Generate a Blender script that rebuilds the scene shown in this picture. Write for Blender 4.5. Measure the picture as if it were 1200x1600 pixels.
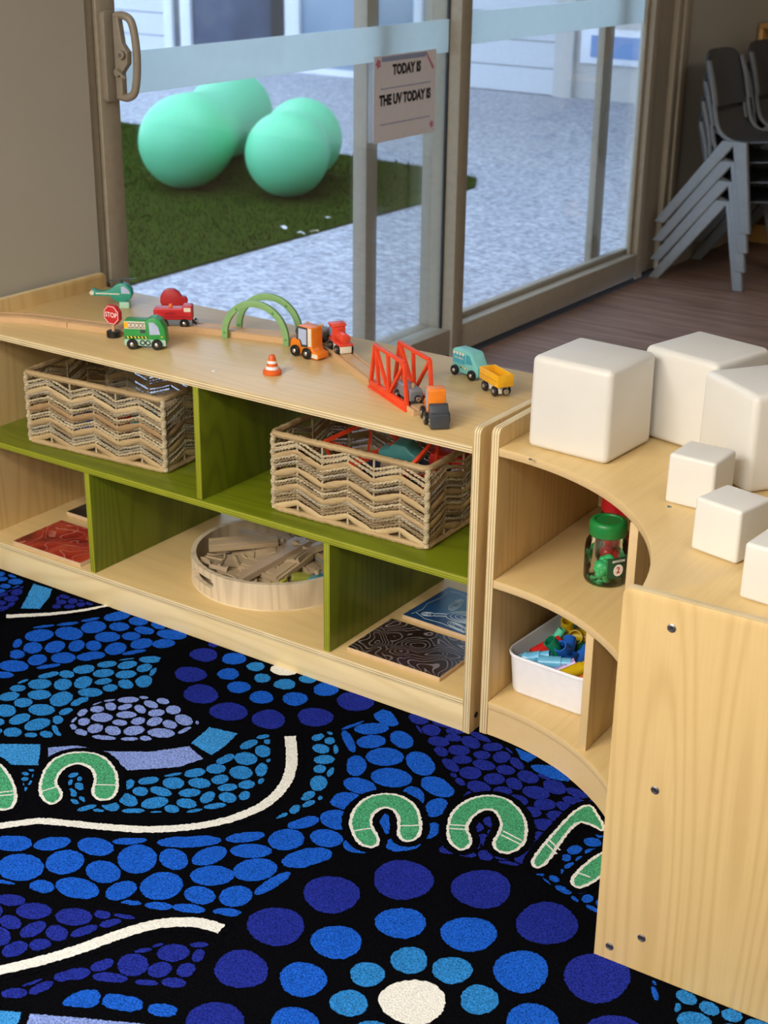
import bpy, bmesh, math, random
from mathutils import Vector, Matrix
from math import pi, sin, cos, radians, sqrt, atan2

for o in list(bpy.data.objects): bpy.data.objects.remove(o, do_unlink=True)
scene = bpy.context.scene
COL = scene.collection

# ------------------------------------------------------------------ camera
CAM_R = ((0.83095593, 0.55606528, 0.01742551), (0.22918572, -0.31360703, -0.92147954), (-0.50693801, 0.76970256, -0.38803585))
CAM_C = Vector((1.2231, -2.0836, 1.4370))
F_PX, PCX, PCY = 2339.59, 634.30, 819.28
cam_data = bpy.data.cameras.new('camera'); cam = bpy.data.objects.new('camera', cam_data); COL.objects.link(cam)
_R = Matrix(CAM_R).transposed() @ Matrix(((1, 0, 0), (0, -1, 0), (0, 0, -1)))
cam.matrix_world = Matrix.Translation(CAM_C) @ _R.to_4x4()
cam_data.sensor_fit = 'AUTO'; cam_data.sensor_width = 36.0
cam_data.lens = F_PX / 1600 * 36
cam_data.shift_x = -(PCX - 600) / 1600; cam_data.shift_y = (PCY - 800) / 1600
cam_data.clip_start = 0.05; cam_data.clip_end = 100
cam_data.dof.use_dof = True; cam_data.dof.focus_distance = 2.55; cam_data.dof.aperture_fstop = 8.0
scene.camera = cam
scene.view_settings.view_transform = 'Standard'; scene.view_settings.look = 'None'
scene.view_settings.gamma = 1.0; scene.view_settings.use_curve_mapping = False
scene.view_settings.exposure = 0.0

# ------------------------------------------------------------------ daylight outside
world = bpy.data.worlds.new('sky'); scene.world = world; world.use_nodes = True
wn = world.node_tree.nodes; wl = world.node_tree.links
wn['Background'].inputs['Color'].default_value = (0.55, 0.71, 1.0, 1)
wn['Background'].inputs['Strength'].default_value = 3.5

# ------------------------------------------------------------------ unseen ceiling lamps, added to light the shelf fronts and floor
def area(name, loc, sx, sy, power, color=(1, 0.985, 0.955), rot=(0, 0, 0)):
    l = bpy.data.lights.new(name, 'AREA'); l.shape = 'RECTANGLE'; l.size = sx; l.size_y = sy
    l.energy = power; l.color = color
    o = bpy.data.objects.new(name, l); COL.objects.link(o); o.location = loc; o.rotation_euler = rot
    return o
CEIL_Z = 2.7
LAMP_SPOTS = [(-0.65, -3.0, 78), (0.75, -3.0, 43), (-0.65, -4.05, 89), (0.75, -4.05, 55), (1.0, -0.4, 6), (1.6, 2.4, 18)]
for (lx, ly, lp) in LAMP_SPOTS:
    area('added_lamp_light', (lx, ly, CEIL_Z - 0.075), 1.16, 0.56, lp)

# ------------------------------------------------------------------ helpers
def ray_dir(u, v):
    q = Vector(((u - PCX) / F_PX, (v - PCY) / F_PX, 1.0))
    return Matrix(CAM_R).transposed() @ q
def onz(u, v, z=0.0):
    "photo pixel -> point on the horizontal plane z (the surface the thing touches)"
    d = ray_dir(u, v); s = (z - CAM_C.z) / d.z
    return CAM_C + s * d

def tag(o, label=None, cat=None, group=None, kind=None):
    if label: o['label'] = label
    if cat: o['category'] = cat
    if group: o['group'] = group
    if kind: o['kind'] = kind
    return o
def thing(name, label, cat, loc=(0, 0, 0), rz=0.0, group=None, kind=None):
    o = bpy.data.objects.new(name, None); COL.objects.link(o)
    o.empty_display_size = 0.05; o.location = loc; o.rotation_euler = (0, 0, rz)
    return tag(o, label, cat, group, kind)

class MB:
    "collects geometry for ONE mesh object"
    def __init__(s): s.v = []; s.f = []; s.m = []
    def add(s, vs, fs, m=0):
        b = len(s.v); s.v += [tuple(p) for p in vs]
        for f in fs: s.f.append(tuple(b + i for i in f)); s.m.append(m)
        return s
    def box(s, x0, x1, y0, y1, z0, z1, m=0):
        v = [(x, y, z) for x in (x0, x1) for y in (y0, y1) for z in (z0, z1)]
        return s.add(v, [(0, 1, 3, 2), (4, 6, 7, 5), (0, 4, 5, 1), (2, 3, 7, 6), (0, 2, 6, 4), (1, 5, 7, 3)], m)
    def prism(s, poly, a0, a1, axis='y', m=0):
        "polygon extruded along an axis; poly is (x,z) for y, (y,z) for x, (x,y) for z"
        if axis == 'y': P = lambda p, a: (p[0], a, p[1])
        elif axis == 'x': P = lambda p, a: (a, p[0], p[1])
        else: P = lambda p, a: (p[0], p[1], a)
        n = len(poly); v = [P(p, a0) for p in poly] + [P(p, a1) for p in poly]
        fs = [tuple(range(n)), tuple(range(2 * n - 1, n - 1, -1))]
        fs += [(i, i + n, (i + 1) % n + n, (i + 1) % n) for i in range(n)]
        return s.add(v, fs, m)
    def cyl(s, c, axis, r, h, n=20, m=0, r2=None):
        "cylinder/cone from c along axis"
        c = Vector(c); a = Vector(axis).normalized(); r2 = r if r2 is None else r2
        t = a.orthogonal().normalized(); b = a.cross(t)
        v = []
        for (rr, hh) in ((r, 0), (r2, h)):
            for i in range(n):
                w = 2 * pi * i / n; v.append(c + a * hh + (t * cos(w) + b * sin(w)) * rr)
        fs = [tuple(range(n - 1, -1, -1)), tuple(range(n, 2 * n))] + [(i, (i + 1) % n, (i + 1) % n + n, i + n) for i in range(n)]
        return s.add(v, fs, m)
    def lathe(s, prof, n=32, c=(0, 0, 0), m=0):
        "profile (r,z) turned about z; r=0 ends are closed"
        c = Vector(c); v = []; idx = []
        for (r, z) in prof:
            if r < 1e-6: idx.append([len(v)]); v.append(c + Vector((0, 0, z)))
            else:
                idx.append(list(range(len(v), len(v) + n)))
                v += [c + Vector((r * cos(2 * pi * i / n), r * sin(2 * pi * i / n), z)) for i in range(n)]
        fs = []
        for A, B in zip(idx[:-1], idx[1:]):
            for i in range(n):
                j = (i + 1) % n
                if len(A) == 1 and len(B) == 1: continue
                if len(A) == 1: fs.append((A[0], B[j], B[i]))
                elif len(B) == 1: fs.append((A[i], A[j], B[0]))
                else: fs.append((A[i], A[j], B[j], B[i]))
        return s.add(v, fs, m)
    def tube(s, path, r, n=8, closed=False, m=0, flat=None, up=(0, 0, 1)):
        "round (or elliptic: flat=(width,height) radii) section swept along a path; r may be a list"
        P = [Vector(p) for p in path]; k = len(P); v = []; up = Vector(up)
        for i, p in enumerate(P):
            if closed: d = P[(i + 1) % k] - P[i - 1]
            else: d = P[min(i + 1, k - 1)] - P[max(i - 1, 0)]
            d.normalize(); t = d.cross(up)
            if t.length < 1e-4: t = d.orthogonal()
            t.normalize(); b = t.cross(d)
            rr = r[i] if isinstance(r, (list, tuple)) else r
            fa, fb = flat if flat else (1, 1)
            for j in range(n):
                w = 2 * pi * j / n; v.append(p + t * cos(w) * rr * fa + b * sin(w) * rr * fb)
        fs = []
        for i in range(k if closed else k - 1):
            a = i * n; b2 = ((i + 1) % k) * n
            fs += [(a + j, a + (j + 1) % n, b2 + (j + 1) % n, b2 + j) for j in range(n)]
        if not closed: fs += [tuple(range(n - 1, -1, -1)), tuple(range((k - 1) * n, k * n))]
        return s.add(v, fs, m)
    def sphere(s, c, r, n=20, k=12, m=0, sc=(1, 1, 1)):
        c = Vector(c); prof = [(sin(pi * i / k), -cos(pi * i / k)) for i in range(k + 1)]
        b = MB().lathe(prof, n)
        return s.add([(c.x + p[0] * r * sc[0], c.y + p[1] * r * sc[1], c.z + p[2] * r * sc[2]) for p in b.v], b.f, m)
    def xf(s, M):
        s.v = [tuple(M @ Vector(p)) for p in s.v]; return s
    def merge(s, o, m=None):
        b = len(s.v); s.v += o.v
        s.f += [tuple(b + i for i in f) for f in o.f]; s.m += (o.m if m is None else [m] * len(o.f)); return s
    def mesh(s, name, mats, bevel=0, seg=2, smooth=40, matfn=None):
        me = bpy.data.meshes.new(name); me.from_pydata(s.v, [], s.f)
        for mt in (mats if isinstance(mats, (list, tuple)) else [mats]): me.materials.append(mt)
        me.polygons.foreach_set('material_index', s.m)
        bm = bmesh.new(); bm.from_mesh(me)
        bmesh.ops.recalc_face_normals(bm, faces=bm.faces)
        if matfn:
            bm.normal_update()
            for f in bm.faces: f.material_index = matfn(f)
        if bevel:
            es = [e for e in bm.edges if len(e.link_faces) == 2 and e.calc_face_angle(0) > radians(28)]
            bmesh.ops.bevel(bm, geom=es, offset=bevel, segments=seg, profile=0.5, affect='EDGES', clamp_overlap=True)
        bm.to_mesh(me); bm.free()
        if smooth:
            for p in me.polygons: p.use_smooth = True
            try: me.set_sharp_from_angle(angle=radians(smooth))
            except Exception: pass
        me.update(); return me
    def build(s, name, mats, parent=None, bevel=0, seg=2, smooth=40, matfn=None, loc=None, rot=None, label=None, kind=None):
        o = bpy.data.objects.new(name, s.mesh(name, mats, bevel, seg, smooth, matfn)); COL.objects.link(o)
        if parent: o.parent = parent
        if loc is not None: o.location = loc
        if rot is not None: o.rotation_euler = rot
        if label: o['label'] = label
        if kind: o['kind'] = kind
        return o
def inst(src, name, parent, loc=(0, 0, 0), rot=(0, 0, 0), scale=None):
    o = bpy.data.objects.new(name, src.data); COL.objects.link(o); o.parent = parent; o.location = loc; o.rotation_euler = rot
    if scale: o.scale = scale
    return o
def copy_tree(o, parent=None):
    c = o.copy(); COL.objects.link(c); c.parent = parent
    for ch in [x for x in bpy.data.objects if x.parent == o]: copy_tree(ch, c)
    return c
def rrect(x0, x1, y0, y1, r, n=5):
    out = []
    for (cx, cy, a) in ((x1 - r, y1 - r, 0), (x0 + r, y1 - r, pi / 2), (x0 + r, y0 + r, pi), (x1 - r, y0 + r, 3 * pi / 2)):
        for i in range(n + 1): w = a + pi / 2 * i / n; out.append((cx + r * cos(w), cy + r * sin(w)))
    return out
def smooth_path(pts, n=8):
    "Catmull-Rom through the points"
    P = [Vector(p) for p in pts]; out = []
    for i in range(len(P) - 1):
        p0 = P[i - 1] if i else P[0] * 2 - P[1]; p1 = P[i]; p2 = P[i + 1]; p3 = P[i + 2] if i + 2 < len(P) else P[-1] * 2 - P[-2]
        for k in range(n):
            t = k / n
            out.append(0.5 * ((2 * p1) + (p2 - p0) * t + (2 * p0 - 5 * p1 + 4 * p2 - p3) * t * t + (3 * p1 - p0 - 3 * p2 + p3) * t ** 3))
    out.append(P[-1]); return out
def text_mesh(body, size, name, mat, parent, loc, rot, bold=0.0, align='CENTER', sx=1.0):
    cu = bpy.data.curves.new(name, 'FONT'); cu.body = body; cu.size = size; cu.align_x = align; cu.align_y = 'CENTER'
    cu.extrude = 0.0001; cu.offset = bold; cu.resolution_u = 3
    t = bpy.data.objects.new(name, cu); COL.objects.link(t)
    dg = bpy.context.evaluated_depsgraph_get(); me = bpy.data.meshes.new_from_object(t.evaluated_get(dg))
    bpy.data.objects.remove(t, do_unlink=True); bpy.data.curves.remove(cu)
    me.materials.clear(); me.materials.append(mat)
    o = bpy.data.objects.new(name, me); COL.objects.link(o); o.parent = parent; o.location = loc; o.rotation_euler = rot; o.scale = (sx, 1, 1)
    return o

# ------------------------------------------------------------------ materials
def srgb(r, g, b):
    f = lambda c: (c / 255 / 12.92) if c / 255 <= 0.04045 else ((c / 255 + 0.055) / 1.055) ** 2.4
    return (f(r), f(g), f(b), 1)
class NT:
    def __init__(s, name):
        s.mat = bpy.data.materials.new(name); s.mat.use_nodes = True; s.t = s.mat.node_tree; s.n = s.t.nodes; s.l = s.t.links
        s.b = s.n['Principled BSDF']; s.out = s.n['Material Output']
    def node(s, typ, ins=None, **kw):
        n = s.n.new(typ)
        for k, v in kw.items(): setattr(n, k, v)
        for k, v in (ins or {}).items(): s.put(n.inputs[k], v)
        return n
    def put(s, sock, v):
        if hasattr(v, 'is_output'): s.l.new(v, sock)
        else: sock.default_value = v
    def set(s, **kw):
        for k, v in kw.items(): s.put(s.b.inputs[k.replace('_', ' ')], v)
        return s
    def coord(s, kind='Object', scale=(1, 1, 1)):
        tc = s.node('ShaderNodeTexCoord'); mp = s.node('ShaderNodeMapping', {'Vector': tc.outputs[kind], 'Scale': scale})
        return mp.outputs[0]
    def noise(s, vec, scale, detail=2.0, rough=0.5):
        return s.node('ShaderNodeTexNoise', {'Vector': vec, 'Scale': scale, 'Detail': detail, 'Roughness': rough}).outputs[0]
    def math(s, op, a, b=0.0, c=0.0):
        n = s.node('ShaderNodeMath', operation=op); s.put(n.inputs[0], a); s.put(n.inputs[1], b); s.put(n.inputs[2], c); return n.outputs[0]
    def ramp(s, fac, stops):
        n = s.node('ShaderNodeValToRGB', {'Fac': fac}); e = n.color_ramp.elements
        while len(e) < len(stops): e.new(0.5)
        for i, (p, c) in enumerate(stops): e[i].position = p; e[i].color = c
        return n.outputs[0]
    def mix(s, fac, a, b, blend='MIX'):
        n = s.node('ShaderNodeMix', data_type='RGBA', blend_type=blend)
        s.put(n.inputs[0], fac); s.put(n.inputs[6], a); s.put(n.inputs[7], b); return n.outputs[2]
    def bump(s, h, strength=0.3, dist=0.001):
        n = s.node('ShaderNodeBump', {'Height': h, 'Strength': strength, 'Distance': dist}); s.l.new(n.outputs[0], s.b.inputs['Normal']); return s
_M = {}
def paint(name, rgb, rough=0.45, spec=0.5, metal=0.0, var=0.06):
    "plain painted / plastic surface with a faint uneven tone"
    if name in _M: return _M[name]
    t = NT(name); c = srgb(*rgb); v = t.coord('Object'); n = t.noise(v, 60, 3)
    lo = tuple(x * (1 - var) for x in c[:3]) + (1,); hi = tuple(min(1, x * (1 + var)) for x in c[:3]) + (1,)
    t.set(Base_Color=t.ramp(n, [(0.3, lo), (0.7, hi)]), Roughness=rough, Metallic=metal); t.b.inputs['Specular IOR Level'].default_value = spec
    _M[name] = t.mat; return t.mat
def wood(name, base, dark, axis, rough=0.42, freq=26.0, line=0.5, scale=5.0, stretch=0.1, streak=0.25):
    "veneer: contour lines of a stretched noise field give straight and cathedral grain along the axis"
    if name in _M: return _M[name]
    t = NT(name); sc = [1, 1, 1]; sc['xyz'.index(axis)] = stretch
    v = t.coord('Object', sc); n1 = t.noise(v, scale, 0.6, 0.4)
    s = t.math('SINE', t.math('MULTIPLY', n1, freq * 6.283)); s = t.math('MULTIPLY_ADD', s, 0.5, 0.5); s = t.math('POWER', s, 2.5)
    sc2 = [1, 1, 1]; sc2['xyz'.index(axis)] = 0.025
    st = t.noise(t.coord('Object', sc2), 260, 3, 0.6)
    big = t.noise(v, 2.2, 1)
    b4, d4 = srgb(*base), srgb(*dark)
    col = t.mix(t.math('MULTIPLY', s, line), b4, d4)
    col = t.mix(t.math('MULTIPLY', t.math('SUBTRACT', st, 0.35), streak), col, d4)
    hi = tuple(min(1, x * 1.08) for x in b4[:3]) + (1,)
    col = t.mix(t.math('MULTIPLY', big, 0.35), col, hi)
    t.set(Base_Color=col, Roughness=rough); t.bump(st, 0.05, 0.0005)
    _M[name] = t.mat; return t.mat
def ply(name, axis, light, dark, pitch=0.0049):
    "cut edge of plywood: veneer layers seen as thin stripes across the thickness axis"
    if name in _M: return _M[name]
    t = NT(name); tc = t.node('ShaderNodeTexCoord'); sp = t.node('ShaderNodeSeparateXYZ', {0: tc.outputs['Object']})
    a = sp.outputs['xyz'.index(axis)]
    w = t.math('SINE', t.math('MULTIPLY', a, 6.283 / pitch)); w = t.math('MULTIPLY_ADD', w, 0.5, 0.5); w = t.math('POWER', w, 1.6)
    n = t.noise(t.coord('Object'), 14, 2); w = t.math('MULTIPLY', w, t.math('MULTIPLY_ADD', n, 0.9, 0.2))
    t.set(Base_Color=t.mix(w, srgb(*light), srgb(*dark)), Roughness=0.5); _M[name] = t.mat; return t.mat
def metal(name, rgb, rough=0.3, met=1.0):
    if name in _M: return _M[name]
    t = NT(name); t.set(Base_Color=srgb(*rgb), Roughness=t.math('MULTIPLY_ADD', t.noise(t.coord('Object'), 40), 0.15, rough), Metallic=met); _M[name] = t.mat; return t.mat
def clear(name, tint=(1, 1, 1), refl=0.5):
    "thin clear sheet: see-through with a fresnel reflection"
    if name in _M: return _M[name]
    t = NT(name); t.n.remove(t.b)
    tr = t.node('ShaderNodeBsdfTransparent', {'Color': (*tint, 1)}); gl = t.node('ShaderNodeBsdfGlossy', {'Color': (1, 1, 1, 1), 'Roughness': 0.02})
    fr = t.node('ShaderNodeFresnel', {'IOR': 1.45}); mx = t.node('ShaderNodeMixShader', {0: t.math('MULTIPLY', fr.outputs[0], refl), 1: tr.outputs[0], 2: gl.outputs[0]})
    t.l.new(mx.outputs[0], t.out.inputs[0]); _M[name] = t.mat; return t.mat

# ================================================================== THE SETTING
M_WALL = (lambda t: (t.set(Base_Color=t.mix(t.noise(t.coord('Object'), 3), srgb(176, 170, 154), srgb(184, 178, 163)), Roughness=0.7), t.bump(t.noise(t.coord('Object'), 400, 2), 0.08, 0.0005), t.mat)[-1])(NT('wall_paint'))
M_CEIL = paint('ceiling_white', (225, 225, 220), 0.8)
M_ALU = paint('door_frame_alu', (158, 147, 127), 0.42)
M_ALU_D = paint('door_frame_alu_handle', (140, 130, 113), 0.4)
M_SEAL = paint('rubber_seal', (25, 25, 25), 0.6)
M_GLASS = clear('door_glass', (0.97, 0.985, 0.98), 0.3)
def floor_mat():
    t = NT('vinyl_wood_floor'); v = t.coord('Object')
    br = t.node('ShaderNodeTexBrick', {'Vector': v, 'Color1': (0.2, 0.2, 0.2, 1), 'Color2': (0.8, 0.8, 0.8, 1), 'Mortar': (0.0, 0, 0, 1), 'Scale': 1.0, 'Mortar Size': 0.0012, 'Brick Width': 1.2, 'Row Height': 0.15})
    g = t.noise(t.coord('Object', (0.12, 1.6, 1)), 22, 4, 0.6)
    g2 = t.noise(t.coord('Object', (0.5, 6, 1)), 30, 3)
    c = t.ramp(g, [(0.3, srgb(104, 74, 58)), (0.55, srgb(144, 110, 90)), (0.75, srgb(170, 136, 114))])
    c = t.mix(t.math('MULTIPLY', br.outputs[0], 0.35), c, srgb(104, 84, 74)); c = t.mix(t.math('MULTIPLY', g2, 0.3), c, srgb(86, 68, 60))
    t.set(Base_Color=c, Roughness=0.5); return t.mat
M_FLOOR = floor_mat()
def concrete_mat():
    t = NT('speckled_paving'); v = t.coord('Object')
    n = t.noise(v, 38, 4, 0.7); n2 = t.noise(v, 1.3, 3)
    c = t.ramp(n, [(0.34, srgb(112, 114, 124)), (0.5, srgb(180, 181, 187)), (0.64, srgb(228, 228, 232))])
    c = t.mix(t.math('MULTIPLY', n2, 0.5), c, srgb(160, 162, 172))
    t.set(Base_Color=c, Roughness=0.85); t.bump(n, 0.4, 0.003); return t.mat
M_CONC = concrete_mat()
def film_mat():
    "frosted privacy film: scatters most of the light that passes"
    t = NT('frosted_film'); t.n.remove(t.b)
    tl = t.node('ShaderNodeBsdfTranslucent', {'Color': srgb(222, 230, 228)}); df = t.node('ShaderNodeBsdfDiffuse', {'Color': srgb(222, 232, 230)}); tr = t.node('ShaderNodeBsdfTransparent', {'Color': (0.93, 0.97, 0.97, 1)})
    m1 = t.node('ShaderNodeMixShader', {0: 0.4, 1: tl.outputs[0], 2: df.outputs[0]})
    m2 = t.node('ShaderNodeMixShader', {0: t.math('MULTIPLY_ADD', t.noise(t.coord('Object'), 25), 0.06, 0.16), 1: m1.outputs[0], 2: tr.outputs[0]}); t.l.new(m2.outputs[0], t.out.inputs[0]); return t.mat
M_FILM = film_mat()

FZ = -0.008                                     # vinyl floor; the rug's pile top is z = 0
XI, XO = -1.325, -1.50                          # inner and outer face of the glazed wall
Y0D, Y1D = 0.443, 3.65                          # door opening
def struct(name, mb, mat, **k):
    o = mb.build(name, mat, **k); o['kind'] = 'structure'; return o
struct('floor', MB().box(XI, 4.2, -4.5, 5.6, FZ - 0.05, FZ), M_FLOOR)
w = MB().box(XO, XI, -4.5, Y0D, FZ, CEIL_Z).box(XO, XI, 3.70, 5.6, FZ, CEIL_Z).box(XO, XI, Y0D, 3.70, 2.2, CEIL_Z)
struct('wall_left', w, M_WALL)
struct('wall_far', MB().box(XO, 4.35, 5.6, 5.75, FZ, CEIL_Z), M_WALL)
struct('wall_right', MB().box(4.2, 4.35, -4.5, 5.6, FZ, CEIL_Z), M_WALL)
struct('wall_near', MB().box(XO, 4.35, -4.65, -4.5, FZ, CEIL_Z), M_WALL)
struct('ceiling', MB().box(XO, 4.35, -4.65, 5.75, CEIL_Z, CEIL_Z + 0.1), M_CEIL)
for (lx, ly, lp) in LAMP_SPOTS:  # housings of the added, unseen lamps
    lt = thing('added_ceiling_light', 'unseen flat white rectangular ceiling light panel added above the room', 'ceiling light', (lx, ly, CEIL_Z), 0, 'added ceiling light panels')
    fr = MB()
    for b in ((-0.62, 0.62, -0.32, -0.29), (-0.62, 0.62, 0.29, 0.32), (-0.62, -0.59, -0.29, 0.29), (0.59, 0.62, -0.29, 0.29)): fr.box(*b, -0.05, 0)
    fr.build('frame', M_CEIL, lt); MB().box(-0.59, 0.59, -0.29, 0.29, -0.03, 0).build('diffuser', M_CEIL, lt)

# ---- sliding door (inner panel, outer panel) and the fixed light beside it
d1 = thing('door_1', None, None, kind='structure'); d1['label'] = 'aluminium framed sliding glass door with frosted band'
MB().box(XO, -1.335, Y0D, Y0D + 0.034, FZ, 2.2).build('frame_jamb', M_ALU, d1, bevel=0.002)
MB().box(-1.41, -1.325, Y0D + 0.036, Y0D + 0.098, 0.03, 2.16).build('stile', M_ALU, d1, bevel=0.003)
MB().box(-1.46, -1.325, 2.045, 2.108, FZ, 2.2).build('mullion', M_ALU, d1, bevel=0.003)
MB().box(-1.375, -1.367, 2.038, 2.046, FZ, 2.2).build('seal', M_SEAL, d1)
MB().box(-1.46, -1.41, 1.66, 1.72, 0.03, 2.16).build('stile', M_ALU, d1, bevel=0.003)
MB().box(-1.41, -1.335, Y0D + 0.098, 2.045, 0.015, 0.10).build('bottom_rail', M_ALU, d1, bevel=0.003)
MB().box(-1.46, -1.412, 1.72, 2.045, 0.015, 0.10).build('bottom_rail', M_ALU, d1, bevel=0.003)
MB().box(-1.41, -1.335, Y0D + 0.098, 2.045, 2.10, 2.2).build('top_rail', M_ALU, d1, bevel=0.003)
MB().box(-1.374, -1.368, Y0D + 0.098, 2.040, 0.10, 2.10).build('pane', M_GLASS, d1, smooth=0)
MB().box(-1.440, -1.434, 1.72, 2.040, 0.10, 2.10).build('pane', M_GLASS, d1, smooth=0)
MB().box(-1.3675, -1.3665, Y0D + 0.098, 2.040, 0.985, 1.083).build('frosted_band', M_FILM, d1, smooth=0)
# pull handle
hp = MB().prism(rrect(-0.022, 0.018, -0.10, 0.10, 0.010), 0, 0.016, 'x').build('handle_plate', M_ALU_D, d1, bevel=0.003, loc=(-1.325, 0.508, 1.083))
def handle():
    m = MB(); pts = [(0.012, 0.012, 0.088), (0.036, 0.014, 0.090), (0.054, 0.018, 0.078), (0.062, 0.020, 0.042), (0.064, 0.021, 0.0), (0.062, 0.020, -0.042), (0.054, 0.018, -0.078), (0.036, 0.014, -0.090), (0.012, 0.012, -0.088)]
    m.tube(smooth_path(pts, 5), 0.0095, 10, flat=(1.0, 1.0), up=(0, 1, 0))
    m.prism([(0.010, -0.095), (0.030, -0.085), (0.030, -0.035), (0.048, -0.015), (0.050, 0.012), (0.034, 0.030), (0.026, 0.085), (0.010, 0.095)], 0.004, 0.020, 'y')
    return m
handle().build('pull_handle', M_ALU_D, d1, bevel=0.0015, loc=(-1.318, 0.508, 1.083))
lk = MB().cyl((0.038, -0.004, 0.006), (0, -1, 0), 0.010, 0.006, 18).cyl((0.022, 0.003, -0.034), (0, -1, 0), 0.009, 0.012, 16).prism([(0.018, -0.030), (0.052, -0.046), (0.052, -0.043), (0.026, -0.025)], -0.014, -0.006, 'y')
lk.build('latch', M_ALU_D, d1, bevel=0.001, loc=(-1.318, 0.512, 1.083))
MB().cyl((0.038, -0.0105, 0.006), (0, -1, 0), 0.004, 0.001, 12).build('keyhole', metal('steel', (190, 190, 190), 0.3), d1, loc=(-1.318, 0.512, 1.083))

w1 = thing('window_1', None, None, kind='structure'); w1['label'] = 'fixed glass panel beside the sliding door'
MB().box(-1.41, -1.330, 2.108, 3.46, 0.012, 0.105).build('bottom_rail', M_ALU, w1, bevel=0.003)
MB().box(-1.40, -1.372, 2.108, 3.46, 0.105, 0.125).build('glazing_bead', M_ALU, w1, bevel=0.002)
MB().box(-1.374, -1.368, 2.108, 3.46, 0.12, 2.1).build('pane', M_GLASS, w1, smooth=0)
MB().box(-1.3675, -1.3665, 2.108, 3.46, 1.000, 1.098).build('frosted_band', M_FILM, w1, smooth=0)
MB().box(-1.41, -1.330, 2.108, 3.46, 2.1, 2.2).build('top_rail', M_ALU, w1)
MB().box(-1.455, -1.425, 3.235, 3.315, 0.0, 2.2).build('mullion', M_ALU, w1, bevel=0.003)
MB().box(-1.38, -1.33, 3.46, 3.52, 0.0, 2.2).build('stile', M_ALU, w1, bevel=0.003)
MB().box(-1.367, -1.352, 3.435, 3.46, 0.10, 2.2).build('seal_bead', M_ALU, w1, bevel=0.002)
MB().box(-1.405, -1.345, 3.52, 3.66, FZ, 2.2).build('frame_jamb', M_ALU, w1, bevel=0.002)
MB().box(-1.43, -1.322, 3.66, 3.70, FZ, 2.2).build('frame_jamb', M_ALU, w1, bevel=0.002)
struct('trim_1', MB().box(-1.345, -1.312, 3.705, 3.765, FZ, 2.25), M_ALU, bevel=0.003)
struct('shadow_gap_strip', MB().box(XO, -1.336, Y0D + 0.034, 3.66, FZ - 0.01, 0.010), M_SEAL)  # black strip stands in for the shadow gap under the rails

# ---- outside: paving, lawn mat, building across the yard
struct('ground', MB().box(-14, XO, -8, 14, -0.06, -0.012), M_CONC)
GRASS = [(-2.86, -4), (-2.90, 2.0), (-2.93, 3.9), (-2.93, 4.60), (-2.96, 4.88), (-3.07, 5.08), (-3.25, 5.18), (-4.0, 5.26), (-6.1, 5.40), (-9.5, 5.5), (-9.5, -4)]
def grass_mat():
    t = NT('artificial_grass'); v = t.coord('Object'); n = t.noise(v, 60, 4, 0.7); n2 = t.noise(v, 2.5, 3)
    c = t.ramp(n, [(0.3, srgb(34, 46, 12)), (0.55, srgb(56, 74, 20)), (0.75, srgb(78, 98, 30))]); c = t.mix(t.math('MULTIPLY', n2, 0.4), c, srgb(48, 64, 22))
    t.set(Base_Color=c, Roughness=1.0); t.b.inputs['Specular IOR Level'].default_value = 0.0; return t.mat
M_GRASS = grass_mat()
lawn = thing('lawn_mat', 'dark green artificial lawn mat under the exercise balls', 'artificial lawn', (0, 0, 0))
MB().prism(GRASS, -0.012, 0.0, 'z').build('mat_backing', M_GRASS, lawn)
rnd = random.Random(5); gb = MB()
def inside(p, poly):
    c = False; n = len(poly)
    for i in range(n):
        a, b = poly[i], poly[i - 1]
        if (a[1] > p[1]) != (b[1] > p[1]) and p[0] < (b[0] - a[0]) * (p[1] - a[1]) / (b[1] - a[1]) + a[0]: c = not c
    return c
while len(gb.f) < 26000:
    x = rnd.uniform(-6.3, -2.85); y = rnd.uniform(1.2, 5.45)
    if not inside((x, y), GRASS): continue
    a = rnd.uniform(0, 6.28); h = rnd.uniform(0.012, 0.026); wd = 0.004; tx, ty = rnd.uniform(-.012, .012), rnd.uniform(-.012, .012)
    gb.add([(x - wd * cos(a), y - wd * sin(a), 0), (x + wd * cos(a), y + wd * sin(a), 0), (x + tx, y + ty, h)], [(0, 1, 2)])
gb.build('grass_blades', M_GRASS, lawn, smooth=0, kind='stuff')
pl = MB()
for i in range(7):
    a = 2 * pi * i / 7; pl.v.append((0.018 * cos(a) * (1 + 0.25 * (i % 2)), 0.013 * sin(a), 0.004 * (i % 3)))
pl.v.append((0, 0, 0.007)); pl.f = [(i, (i + 1) % 7, 7) for i in range(7)]; pl.m = [0] * 7
M_PETAL = paint('petal', (225, 225, 222), 0.7); M_LEAF = paint('dry_leaf', (190, 180, 140), 0.7)
for k, (u, v) in enumerate(((443, 356), (471, 365), (513, 341), (491, 362))):
    p = onz(u, v, 0.022); o = pl.build('fallen_petal' if k < 3 else 'fallen_leaf', M_PETAL if k < 3 else M_LEAF, loc=p, rot=(0.1, 0.2, k))
    if k < 3: tag(o, 'small white petal lying on the artificial lawn', 'petal', 'petals on the lawn')
    else: tag(o, 'small pale dry leaf lying on the artificial lawn', 'leaf'); o.scale = (1.6, 1, 1)

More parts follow.
